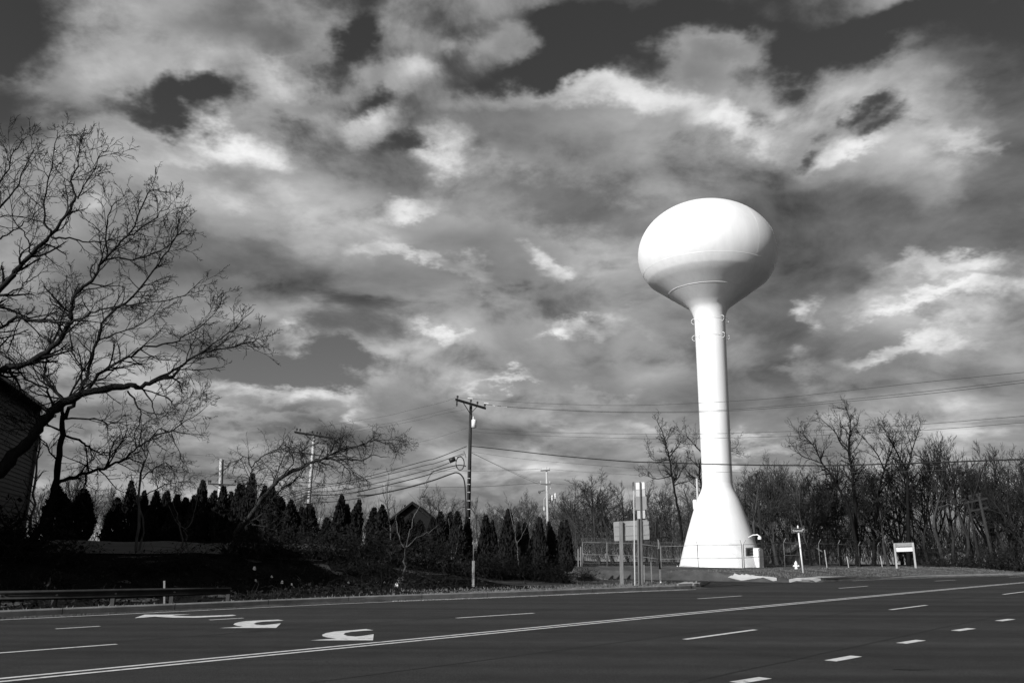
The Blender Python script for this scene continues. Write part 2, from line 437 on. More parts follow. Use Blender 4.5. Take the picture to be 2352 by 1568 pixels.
def dup(root, loc, rotz=0, scale=(1, 1, 1), label=None):
    r = root.copy(); COL.objects.link(r); r.location = loc; r.rotation_euler = (0, 0, rotz); r.scale = scale
    if label: r['label'] = label
    for ch in root.children:
        c = ch.copy(); COL.objects.link(c); c.parent = r
        for g in ch.children:
            d = g.copy(); COL.objects.link(d); d.parent = c
    return r


ORD = ['first', 'second', 'third', 'fourth', 'fifth', 'sixth', 'seventh', 'eighth', 'ninth', 'tenth', 'eleventh', 'twelfth', 'thirteenth', 'fourteenth', 'fifteenth', 'sixteenth', 'seventeenth', 'eighteenth', 'nineteenth', 'twentieth',
       'twenty-first', 'twenty-second', 'twenty-third', 'twenty-fourth', 'twenty-fifth', 'twenty-sixth', 'twenty-seventh', 'twenty-eighth'] + ['thirtieth' if k == 0 else 'thirty-' + w for k, w in enumerate(['', 'first', 'second', 'third', 'fourth', 'fifth', 'sixth', 'seventh', 'eighth', 'ninth'])]
ORD.insert(28, 'twenty-ninth')

# ------------------------------------------------------------------ ground, road, kerbs, markings
def make_ground():
    ss = sorted(set([-3000, -1200, -500, -250, -140, -100, -80] + list(np.arange(-60, 40, 2.0)) + list(np.arange(40, 84, .6)) + list(np.arange(84, 140, 2)) + [150, 170, 200, 260, 400, 800, 1600, 3500]))
    es = [-3000, -900, -300, -120, -60, -30, -12, -4, -1, -.03, .03, .10, .17, .4, .8, 1.3, 2, 3, 4, 5, 6, 7, 8, 9, 10, 12, 14, 16, 18, 21, 24, 28, 33, 40, 48, 58, 70, 85, 110, 150, 220, 400, 900, 1800, 3500]
    V, Fs = [], []
    for s in ss:
        ok = okerb(s)
        for e in es:
            x, y = xy(s, ok + e); V.append((x, y, terrain(x, y)))
    ne = len(es)
    for i in range(len(ss) - 1):
        for j in range(ne - 1):
            a = i * ne + j; Fs.append((a, a + ne, a + ne + 1, a + 1))
    m = MB().add(V, Fs); o = m.build('ground', M_GRASSG, None, True); tag(o, kind='structure')
    # the main road
    m = MB(); V = []; Fs = []
    rs = list(np.arange(-60, 150, 2.0)) + [170, 200, 260, 400]
    os_ = [-14.5, -9, -4.5, 0]
    for s in rs:
        ok = okerb(s)
        for k in range(9):
            o = -15.5 + (ok + 15.5) * k / 8
            x, y = xy(s, o); V.append((x, y, plane(x, y)))
    for i in range(len(rs) - 1):
        for j in range(8):
            a = i * 9 + j; Fs.append((a, a + 9, a + 10, a + 1))
    road = m.add(V, Fs).build('road', M_ASPH); tag(road, kind='structure')
    # side street
    m = MB(); V = []; Fs = []; evs = [0, .4, .8, 1.2, 1.8, 2.5, 3.5, 5, 7, 10, 14, 18, 24, 32, 42]
    for e in evs:
        s0 = sA + 2.4 - 2.4 * math.exp(-e / 1.6) - e * SIDE_TURN; s1 = sB - 2.4 + 2.4 * math.exp(-e / 1.6) - e * SIDE_TURN
        for k in range(7):
            s = s0 + (s1 - s0) * k / 6; x, y = xy(s, okerb(s) + e); V.append((x, y, plane(x, y) - .004))
    for i in range(len(evs) - 1):
        for j in range(6):
            a = i * 7 + j; Fs.append((a, a + 1, a + 8, a + 7))
    tag(m.add(V, Fs).build('side_road', M_ASPH2), kind='structure')
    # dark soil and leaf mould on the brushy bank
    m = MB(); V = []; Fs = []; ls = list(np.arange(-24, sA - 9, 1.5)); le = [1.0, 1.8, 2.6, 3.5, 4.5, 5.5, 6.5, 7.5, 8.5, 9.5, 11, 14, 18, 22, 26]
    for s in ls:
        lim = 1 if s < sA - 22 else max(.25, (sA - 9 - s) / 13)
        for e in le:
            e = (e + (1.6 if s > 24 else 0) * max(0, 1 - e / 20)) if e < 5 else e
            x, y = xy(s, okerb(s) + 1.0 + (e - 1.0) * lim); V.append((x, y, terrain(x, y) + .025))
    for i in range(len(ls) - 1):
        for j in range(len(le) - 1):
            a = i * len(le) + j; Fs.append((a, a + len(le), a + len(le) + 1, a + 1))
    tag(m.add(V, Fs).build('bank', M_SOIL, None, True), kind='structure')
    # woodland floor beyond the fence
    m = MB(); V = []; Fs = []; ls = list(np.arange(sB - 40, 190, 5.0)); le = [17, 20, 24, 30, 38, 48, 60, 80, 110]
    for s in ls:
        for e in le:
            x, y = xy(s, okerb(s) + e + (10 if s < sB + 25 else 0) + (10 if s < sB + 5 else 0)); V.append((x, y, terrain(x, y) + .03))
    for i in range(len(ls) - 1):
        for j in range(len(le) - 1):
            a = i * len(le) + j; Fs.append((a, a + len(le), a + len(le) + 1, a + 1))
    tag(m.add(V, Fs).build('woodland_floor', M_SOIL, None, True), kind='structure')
    # paved lot on top of the bank
    m = MB(); V = []; Fs = []; ls = list(np.arange(-6, 34, 2.0)); le = [10.4, 12.5, 14.5, 17]
    for s in ls:
        for e in le:
            x, y = xy(s, okerb(s) + e); V.append((x, y, terrain(x, y) + .07))
    for i in range(len(ls) - 1):
        for j in range(len(le) - 1):
            a = i * 4 + j; Fs.append((a, a + 4, a + 5, a + 1))
    tag(m.add(V, Fs).build('parking_lot', M_LOT), kind='structure')
    return road


def strip(m, pts, w, dz=.004):
    """painted strip along ground points, width w across the road"""
    V = []
    for i, p in enumerate(pts):
        a = pts[max(i - 1, 0)]; b = pts[min(i + 1, len(pts) - 1)]
        t = Vector((b.x - a.x, b.y - a.y)).normalized(); n = Vector((-t.y, t.x)) * w / 2
        for sg in (1, -1):
            x, y = p.x + n.x * sg, p.y + n.y * sg; V.append((x, y, plane(x, y) + dz))
    m.add(V, [(2 * i, 2 * i + 1, 2 * i + 3, 2 * i + 2) for i in range(len(pts) - 1)])
    return m


def seg(a, b, k=6):
    return [a.lerp(b, i / k) for i in range(k + 1)]


def make_markings(road):
    # double centre line through fitted points
    up_px = [(0, 1559), (300, 1529), (600, 1500.5), (900, 1471), (1176, 1444.3), (1500, 1413.5), (1800, 1386.5), (2050, 1363.5), (2352, 1336.3)]
    P = np.array([so_(gnd(*p)) for p in up_px]); cf = np.polyfit(P[:, 0], P[:, 1], 2)
    for dn in (0.0, -0.30):
        ss = np.arange(P[0, 0] - 12, P[-1, 0] + 30, 1.5)
        m = MB(); strip(m, [Vector((*xy(s, np.polyval(cf, s) + dn), 0)) for s in ss], .115)
        m.build('centre_line', M_LINE, road)
    dashes = [((-30, 1501), (268, 1478.6), .11), ((128, 1443.4), (229, 1437.3), .11), ((481, 1423), (559, 1418.6), .11), ((1048, 1418.6), (1226, 1407.3), .12), ((1603, 1374.3), (1703, 1367.7), .12),
              ((1927, 1350.3), (1993, 1345), .12), ((2148, 1333.6), (2195, 1331.2), .12), ((2318, 1324.8), (2358, 1323.2), .12),
              ((1573, 1467.6), (1735, 1445.3), .13), ((2045, 1399.5), (2128, 1389), .13), ((2304, 1364.2), (2370, 1356), .13),
              ((1690, 1567), (1758, 1556), .20), ((1907, 1517), (1967, 1506), .20), ((2070, 1476.7), (2115, 1469.4), .20), ((2194, 1447.8), (2232, 1442.3), .20), ((2294, 1425.3), (2323.5, 1421), .20)]
    for a, b, w in dashes:
        m = MB(); strip(m, seg(gnd(*a), gnd(*b), 3), w); m.build('lane_dash', M_LINE, road)
    # thin pale edge line by the gutter
    m = MB(); ss = np.arange(KS[0] - 10, sA - .5, 1.0)
    strip(m, [Vector((*xy(s, okerb(s) - .22), 0)) for s in ss], .10); m.build('edge_line', M_LINE, road)
    m = MB(); ss = np.arange(sB + 5, 118, 1.0)
    strip(m, [Vector((*xy(s, okerb(s) - .30), 0)) for s in ss], .10); m.build('edge_line', M_LINE, road)

    for k, dn in enumerate((-3.30, 3.62, -6.9)):
        g = np.random.default_rng(50 + k); ss = np.arange(-2, 75, 1.2); m = MB()
        strip(m, [Vector((*xy(s, np.polyval(cf, s) + dn + g.normal(0, .012)), 0)) for s in ss], .045, .0025); m.build('sealed_joint', M_TAR, road)
    p = gnd(2098, 1537); m = MB(); g = np.random.default_rng(4)
    m.add([(p.x + .30 * math.cos(a) * g.uniform(.7, 1.1), p.y + .07 * math.sin(a) * g.uniform(.7, 1.1), plane(p.x, p.y) + .004) for a in np.linspace(0, 6.0, 14)], [tuple(range(14))]); m.build('tar_spot', M_TAR, road)
    for k in range(9):                                   # irregular cracks filled with tar
        g = np.random.default_rng(80 + k); s0, o0 = g.uniform(2, 40), g.uniform(-9, 9); a = g.uniform(-.5, .5) + (math.pi / 2 if k % 3 == 0 else 0); P = []; q = np.array([s0, o0])
        for j in range(int(g.integers(8, 18))):
            a += g.normal(0, .25); q = q + np.array([math.cos(a), math.sin(a)]) * .35; P.append(Vector((*xy(q[0], np.polyval(cf, q[0]) + q[1]), 0)))
        m = MB(); strip(m, P, .022, .0022); m.build('crack', M_TAR, road)

    def painted(name, px):
        P = [gnd(*p) for p in px]; me_v = [(p.x, p.y, plane(p.x, p.y) + .005) for p in P]
        bm = bmesh.new(); vs = [bm.verts.new(v) for v in me_v]; f = bm.faces.new(vs); bm.normal_update()
        if f.normal.z < 0: f.normal_flip()
        bmesh.ops.triangulate(bm, faces=bm.faces[:])
        V = [v.co[:] for v in bm.verts]; bm.verts.index_update(); Fs = [tuple(v.index for v in f.verts) for f in bm.faces]; bm.free()
        MB().add(V, Fs).build(name, M_LINE, road)
    z = lambda pts: [((500 + x / 1.96) / 1.7415, (2400 + y / 1.96) / 1.7415) for x, y in pts]
    painted('turn_arrow', z([(740, 217), (900, 207), (925, 204), (880, 199), (850, 190), (860, 180), (895, 170), (960, 162), (1080, 156), (1200, 151), (1245, 158), (1160, 163), (1080, 167), (1030, 174), (1008, 184), (1030, 191), (1085, 194), (1140, 189), (1222, 180), (1185, 216), (1000, 216)]))
    painted('turn_arrow', z([(1455, 314), (1600, 303), (1655, 298), (1590, 292), (1550, 281), (1545, 270), (1575, 257), (1640, 245), (1740, 237), (1890, 225), (1948, 234), (1860, 239), (1770, 247), (1725, 256), (1713, 267), (1740, 278), (1808, 284), (1870, 278), (1950, 265), (1944, 313), (1700, 314)]))
    painted('through_arrow', z([(75, 138), (155, 112), (300, 112), (520, 109), (370, 118), (400, 122), (520, 125), (700, 119), (845, 113), (872, 117), (840, 122), (700, 129), (560, 135), (380, 135), (300, 131), (235, 127), (150, 134)]))


def make_kerbs():
    m = MB()
    for s in np.arange(0, sA - 3, 3.05):
        a = Vector((*xy(s, okerb(s) - .004), 0)); b = Vector((*xy(s, okerb(s) + .222), 0)); za, zb = plane(a.x, a.y), plane(b.x, b.y); d = Vector((D2.x, D2.y, 0)) * .009
        m.add([a - d + Vector((0, 0, za)), a + d + Vector((0, 0, za)), a + d + Vector((0, 0, za + .203)), a - d + Vector((0, 0, za + .203)), b + d + Vector((0, 0, zb + .203)), b - d + Vector((0, 0, zb + .203))], [(0, 1, 2, 3), (3, 2, 4, 5)])
    tag(m.build('kerb', M_TAR), kind='structure')

    def run(ss, offs, name, hts=None, top=.22, mm=M_CONC):
        m = MB(); V = []; Fs = []
        for i, s in enumerate(ss):
            h = .20 if hts is None else hts[i]
            for e, z in ((.0, -.05), (.0, h * .85), (.03, h), (top, h), (top, -.05)):
                x, y = xy(s, okerb(s) + e); V.append((x, y, plane(x, y) + z))
        for i in range(len(ss) - 1):
            for j in range(4):
                a = i * 5 + j; Fs.append((a, a + 5, a + 6, a + 1))
        k = (len(ss) - 1) * 5
        Fs += [(0, 1, 2, 3, 4), (k + 4, k + 3, k + 2, k + 1, k)]
        tag(m.add(V, Fs).build(name, mm), kind='structure')
    ss = list(np.arange(-40, sA - 1.4, 1.0)) + [sA - 1.4]
    run(ss, 0, 'kerb')
    ss = list(np.arange(sB + 1, 140, 1.0)); sC = so_(gnd(1800, 1329))[0]; hts = [.04 + .13 * smooth(abs(s - sC), 2, 12) for s in ss]
    run(ss, 0, 'kerb', hts, .42, M_PALE)
    # kerb returns round the two corners of the side street
    for side in (0, 1):
        m = MB(); P = []
        for e in ([0.0, .25, .5, .8, 1.2, 1.7, 2.4, 3.2] if side == 0 else [0.0, .25, .5, .8]):
            fl = 2.4 * math.exp(-e / 1.6)
            s = (sA + 2.4 - fl - e * SIDE_TURN) if side == 0 else (sB - 2.4 + fl - e * SIDE_TURN)
            P.append((s - (1.4 * math.exp(-e / .3) if side == 0 else -1.0 * math.exp(-e / .3)), e))
        V = []; Fs = []
        for i, (s, e) in enumerate(P):
            a = P[max(i - 1, 0)]; b = P[min(i + 1, len(P) - 1)]
            t = Vector((b[0] - a[0], b[1] - a[1])).normalized(); n = Vector((-t.y, t.x)) if side == 0 else Vector((t.y, -t.x))
            for q, z in ((0, -.05), (0, .13), (.03, .155), (.30, .155), (.30, -.05)):
                x, y = xy(s + n.x * q, okerb(s) + e + n.y * q); V.append((x, y, plane(x, y) + z * (1 if side == 0 else 1.1)))
        for i in range(len(P) - 1):
            for j in range(4):
                a = i * 5 + j; Fs.append((a, a + 5, a + 6, a + 1))
        tag(m.add(V, Fs).build('kerb', M_CONC), kind='structure')
    # pale concrete ramps at the corners
    for px in ([(1550, 1341.5), (1612, 1338.5), (1630, 1334), (1572, 1335)], [(1664, 1328.6), (1784, 1328.6), (1730, 1322.0), (1684, 1320.8)], [(1812, 1330), (1905, 1328.8), (1990, 1323.6), (1880, 1322.6)]):
        m = MB(); V = []; NU, NV = 14, 4
        for v in range(NV + 1):
            for u in range(NU + 1):
                A = [px[0][i] + (px[1][i] - px[0][i]) * u / NU for i in (0, 1)]; B = [px[3][i] + (px[2][i] - px[3][i]) * u / NU for i in (0, 1)]
                q = [A[i] + (B[i] - A[i]) * v / NV for i in (0, 1)]
                for k in range(900):                          # where this sight line meets the ground
                    p = at(*q, 40 + k * .06); h = plane(p.x, p.y) + .03 + .20 * v / NV * max(0, math.sin(math.pi * min(1, (u + .3) / (NU + .6)))) ** .7
                    h = max(h, terrain(p.x, p.y) + .10)
                    if p.z <= h: break
                V.append((p.x, p.y, h))
        m.add(V, [(v * (NU + 1) + u, v * (NU + 1) + u + 1, (v + 1) * (NU + 1) + u + 1, (v + 1) * (NU + 1) + u) for v in range(NV) for u in range(NU)])
        k = MB().add([(x, y, z - .25) for x, y, z in V], []); n0 = m.n; m.add(np.concatenate(k.v), [])
        rim = [u for u in range(NU + 1)] + [v * (NU + 1) + NU for v in range(1, NV + 1)] + [NV * (NU + 1) + u for u in range(NU - 1, -1, -1)] + [v * (NU + 1) for v in range(NV - 1, 0, -1)]
        m.f += [(rim[i], rim[i] + n0, rim[(i + 1) % len(rim)] + n0, rim[(i + 1) % len(rim)]) for i in range(len(rim))]
        tag(m.build('pavement', M_PALE), kind='structure')


road = make_ground()
make_markings(road)
make_kerbs()

# ------------------------------------------------------------------ water tower
def make_tower():
    Y = 82.0
    base = at(1657, 1311.5, Y); x0, z0 = base.x, base.z
    t = thing('water_tower', 'tall white spheroid water tower on a flared base behind the chain-link fence', 'water tower', base)
    def zc(p): return Vector((p.x, p.y, p.z - EYE)).dot(fw)
    def prof(py, half):
        """height above base and radius for a silhouette half-width at image row py"""
        p = at(1657 - (1311.5 - py) * .034, py, Y)
        return half * zc(p) / F, p.z - z0
    def z_of(py): return prof(py, 1)[1]
    c = base
    # base bell
    B = [prof(1311.5, 97), prof(1300, 94), prof(1270, 86.5), prof(1230, 75.0), prof(1190, 62.5), prof(1160, 52.5), prof(1145, 46.5), prof(1135, 41.5), prof(1127, 37.8), prof(1119, 35.2), prof(1110, 34.2)]
    B[0] = (B[0][0], 0.0)
    MB().lathe(B, c, 72, False).build('base_bell', M_TANK, t, True)
    S = [prof(1110, 34.2), prof(1060, 33.9), prof(1000, 33.9), prof(940, 33.9), prof(880, 34.0), prof(820, 34.2), prof(775, 34.4), prof(738, 34.6)]
    MB().lathe(S, c, 72, False).build('stem', M_TANK, t, True)
    # tank: flared neck, inverted cone, spheroid
    rE = prof(566, 156.0)[0]; zE = TANK_ZE; zT = TANK_ZT
    T = [prof(738, 34.6), prof(730, 35.4), prof(722, 37.5), prof(714, 41), prof(707, 46)]
    rn, zn = T[-1]; zk = zE - TANK_KNUCK * (zE - zn); rk = rE * .845
    for k in range(1, 7):
        f = k / 6; T.append((rn + (rk - rn) * f, zn + (zk - zn) * f))
    for k in range(1, 15):                       # lower half of the spheroid, joining the cone smoothly
        a = k / 14
        th0 = math.acos(rk / rE); th = th0 * (1 - a)
        T.append((rE * math.cos(th), zE - (zE - zk) * math.sin(th) / math.sin(th0)))
    for k in range(1, 31):
        th = math.pi / 2 * k / 30; T.append((max(rE * math.cos(th), .02), zE + (zT - zE) * math.sin(th)))
    tank = MB().lathe(T, c, 96, False).build('tank', M_TANK, t, True)
    def ring(zz, rr, w, name, m, par):
        q = MB(); P = [(rr - .01, zz - w / 2), (rr + .009, zz - w / 2), (rr + .009, zz + w / 2), (rr - .01, zz + w / 2)]
        q.lathe(P, c, 96, False); return q.build(name, m, par, False)
    def r_at(z):
        for (r0, a), (r1, b) in zip(T[:-1], T[1:]):
            if a <= z <= b: return r0 + (r1 - r0) * (z - a) / max(b - a, 1e-6)
        return 1
    for zz in (zn + .52 * (zk - zn), zk + .30 * (zE - zk)): ring(zz, r_at(zz), .035, 'weld_seam', M_SEAM, tank)
    # vertical plate seams on the tank
    for az in (12, 57, 102, 147, 192, 237, 262, 282, 302, 327, 347):
        a = R(az); pts = []; zz0, zz1 = zk + .35 * (zE - zk), zE + .72 * (zT - zE)
        for k in range(24):
            z = zz0 + (zz1 - zz0) * k / 23; r = r_at(z) - .002; pts.append((c.x + r * math.cos(a), c.y + r * math.sin(a), c.z + z))
        MB().tube(pts, .008, 5).build('plate_seam', M_TANK, tank, True)
    MB().lathe([(.45, zT - .12), (.45, zT + .25), (.32, zT + .38), (.02, zT + .42)], c, 24, False).build('roof_vent', M_TANK, tank, True)
    # rigging rails and loops round the stem
    for py, dr in ((738, .0), (776, .0)):
        rr, zz = prof(py, 34.6)
        q = MB(); P = []
        for k in range(73):
            a = 2 * math.pi * k / 72; bul = .02
            P.append((c.x + (rr + bul) * math.cos(a), c.y + (rr + bul) * math.sin(a), c.z + zz))
        q.tube(P, .012, 6, False).build('rigging_rail', M_TANK, t, True)
        for az in (-12, 172, 215, 305):
            a = R(az); o = Vector((math.cos(a), math.sin(a), 0)); P = []
            for k in range(13):
                h = math.pi * k / 12
                P.append(c + Vector((0, 0, zz + .28 * math.cos(h))) + o * (rr + .02 + .30 * math.sin(h)))
            MB().tube(P, .022, 6).build('rigging_loop', M_TANK, t, True)
    # concrete ring, anchor bolt chairs
    rb = B[0][0]
    MB().lathe([(rb + .35, -.5), (rb + .35, .10), (rb - .3, .10)], c, 64, False).build('foundation', M_CONC, t)
    for k in range(16):
        a = R(k * 22.5 + 8); o = Vector((math.cos(a), math.sin(a), 0)); sd_ = Vector((-o.y, o.x, 0))
        p = c + o * (rb + .10); q = MB(); rot = Matrix((sd_, o, Vector((0, 0, 1)))).transposed()
        q.box(p + Vector((0, 0, .33)), (.34, .26, .06), rot); q.box(p + sd_ * .13 + Vector((0, 0, .20)), (.04, .26, .2), rot); q.box(p - sd_ * .13 + Vector((0, 0, .20)), (.04, .26, .2), rot)
        q.tube([p + Vector((0, 0, .1)), p + Vector((0, 0, .46))], .03, 6)
        q.build('anchor_chair', M_TANK, t)
    # door box on the right-hand flank
    a = R(-42); o = Vector((math.cos(a), math.sin(a), 0)); s = Vector((-o.y, o.x, 0)); zv = Vector((0, 0, 1))
    d0 = c + o * (rb * .66)
    depth = rb * .365; q = MB(); hw = .50
    def arch(off, hw_, hs, rise):
        L = [(-hw_, 0.02), (-hw_, hs)] + [(-hw_ * math.cos(math.pi * k / 10), hs + rise * math.sin(math.pi * k / 10)) for k in range(1, 10)] + [(hw_, hs), (hw_, .02)]
        return [d0 + o * off + s * y + zv * z for y, z in L]
    A0, A1 = arch(0, hw, 1.85, .25), arch(depth, hw, 1.85, .25); k = len(A0)
    q.add(A0 + A1, [tuple(range(k, 2 * k)), tuple(range(k - 1, -1, -1))] + [(i, (i + 1) % k, (i + 1) % k + k, i + k) for i in range(k)])
    fr = q.build('door_housing', M_TANK, t)
    q = MB(); A0, A1 = arch(depth - .01, hw - .1, 1.75, .2), arch(depth + .025, hw - .1, 1.75, .2)
    q.add(A0 + A1, [tuple(range(k, 2 * k)), tuple(range(k - 1, -1, -1))] + [(i, (i + 1) % k, (i + 1) % k + k, i + k) for i in range(k)]); dr = q.build('door', M_TANK, t)
    q = MB(); q.tube([d0 + o * (depth + .05) + s * .3 + zv * 1.0, d0 + o * (depth + .12) + s * .3 + zv * 1.0, d0 + o * (depth + .12) + s * .2 + zv * 1.0], .025, 6); q.build('handle', M_DGALV, dr)
    # gooseneck lamp over the door
    zl = 3.0; rr = rb * .80
    P = [c + Vector((0, 0, zl)) + o * (rr - .1) + s * (-.3), c + Vector((0, 0, zl + .22)) + o * (rr + .35) + s * (-.3), c + Vector((0, 0, zl + .25)) + o * (rr + .8) + s * (-.3), c + Vector((0, 0, zl + .12)) + o * (rr + 1.0) + s * (-.3)]
    lp = MB().tube(P, .045, 8).build('door_lamp', M_TANK, t, True)
    p = P[-1]; MB().lathe([(.16, -.28), (.17, -.12), (.06, .02)], p, 14, True).build('lamp_shade', M_TANK, lp)
    return t, c, rb


TANK_ZE, TANK_ZT, TANK_KNUCK = 30.9, 36.3, .50


# ------------------------------------------------------------------ trees
def catmull(P, k=4):
    P = [np.array(p, float) for p in P]; out = []
    for i in range(len(P) - 1):
        p0 = P[max(i - 1, 0)]; p1 = P[i]; p2 = P[i + 1]; p3 = P[min(i + 2, len(P) - 1)]
        for j in range(k):
            t = j / k
            out.append(.5 * ((2 * p1) + (-p0 + p2) * t + (2 * p0 - 5 * p1 + 4 * p2 - p3) * t * t + (-p0 + 3 * p1 - 3 * p2 + p3) * t ** 3))
    out.append(P[-1]); return np.array(out)


def unit(v): return v / (np.linalg.norm(v) + 1e-12)


def grow(mb, p, d, L, r, level, g, P):
    """one curved branch with children; g is a numpy Generator, P a dict of habits"""
    k = 4 if level > 1 else (5 if level == 1 else 8)
    pts = [np.array(p)]; d = unit(np.array(d)); st = L / (k - 1)
    for i in range(k - 1):
        d = unit(d + g.normal(0, P['wob'], 3) + np.array([0, 0, P['up']]))
        pts.append(pts[-1] + d * st)
    rmin = P['rmin']
    rad = np.linspace(r, max(r * P['taper'], rmin * .8), k)
    mb.tube(pts, rad, 3 if r < .03 else (4 if r < .07 else 6), False)
    if level >= P['levels']: return
    nch = max(2, int(round(P['nch'][level] * g.uniform(.75, 1.25))))
    for c in range(nch):
        u = P['from'] + (1 - P['from']) * (c + g.uniform(.1, .9)) / nch
        x = u * (k - 1); i = min(int(x), k - 2); f = x - i
        q = pts[i] * (1 - f) + pts[i + 1] * f; tdir = unit(pts[i + 1] - pts[i])
        ax = unit(np.cross(tdir, g.normal(0, 1, 3))); ang = math.radians(g.uniform(*P['ang']))
        nd_ = tdir * math.cos(ang) + ax * math.sin(ang)
        nl = L * P['lr'] * g.uniform(.6, 1.15) * (1.1 - .55 * u)
        rl = (r + (rad[-1] - r) * u) * P['rr']
        grow(mb, q, nd_, nl, max(rl, rmin), level + 1, g, P)


def limb_twigs(mb, pts, rads, g, P, dens, length, start=.15, bias=None):
    seglen = np.linalg.norm(np.diff(pts, axis=0), axis=1); cum = np.concatenate([[0], np.cumsum(seglen)]); tot = cum[-1]
    n = max(1, int(dens * tot))
    for i in range(n):
        u = start + (1 - start) * g.uniform(0, 1)
        s = u * tot; j = min(np.searchsorted(cum, s) - 1, len(pts) - 2); j = max(j, 0); f = (s - cum[j]) / max(seglen[j], 1e-6)
        q = pts[j] * (1 - f) + pts[j + 1] * f; td = unit(pts[j + 1] - pts[j]); r = rads[j]
        ax = unit(np.cross(td, g.normal(0, 1, 3))); a = math.radians(g.uniform(*P['ang'])); d = td * math.cos(a) + ax * math.sin(a)
        if bias is not None: d = unit(d + np.array(bias))
        grow(mb, q, d, length * g.uniform(.4, 1.1) * (1.1 - .5 * u), max(min(r * .55, .06 * length / 2), P['rmin']), P.get('lv0', 1), g, P)


def traced_tree(name, label, cat, base, limbs, P, seed, group=None, trunk_mat=None, twig_mat=None, ntrunk=1, dens=2.2, tl=2.2, bias=None):
    """limbs: (list of (px,py,Y) or world points, r0, r1); the first ntrunk limbs make the trunk part"""
    g = np.random.default_rng(seed)
    t = thing(name, label, cat, base, group)
    tr, cr = MB(), MB()
    for i, (pp, r0, r1) in enumerate(limbs):
        pts = catmull([at(*p) for p in pp], 4)
        pts[1:-1] += g.normal(0, .03, pts[1:-1].shape)
        rads = np.linspace(r0, r1, len(pts)) * (1 + g.normal(0, .07, len(pts)))
        (tr if i < ntrunk else cr).tube(pts, rads, 8 if r0 > .08 else 5)
        if i >= ntrunk or len(limbs) == ntrunk or P.get('trunk_twigs'):
            limb_twigs(cr, pts, rads, g, P, dens, tl, .12, bias)
        elif P.get('top_twigs'): limb_twigs(cr, pts, rads, g, P, dens, tl, .5, bias)
    tr.build('trunk', trunk_mat or M_BARK, t, True)
    cr.build('crown', twig_mat or M_TWIG, t, True)
    return t


PB = dict(wob=.18, up=.05, taper=.45, rmin=.0068, levels=3, nch=[6, 5, 4, 3], ang=(25, 65), lr=.55, rr=.6, lv0=1)
PB['from'] = .2


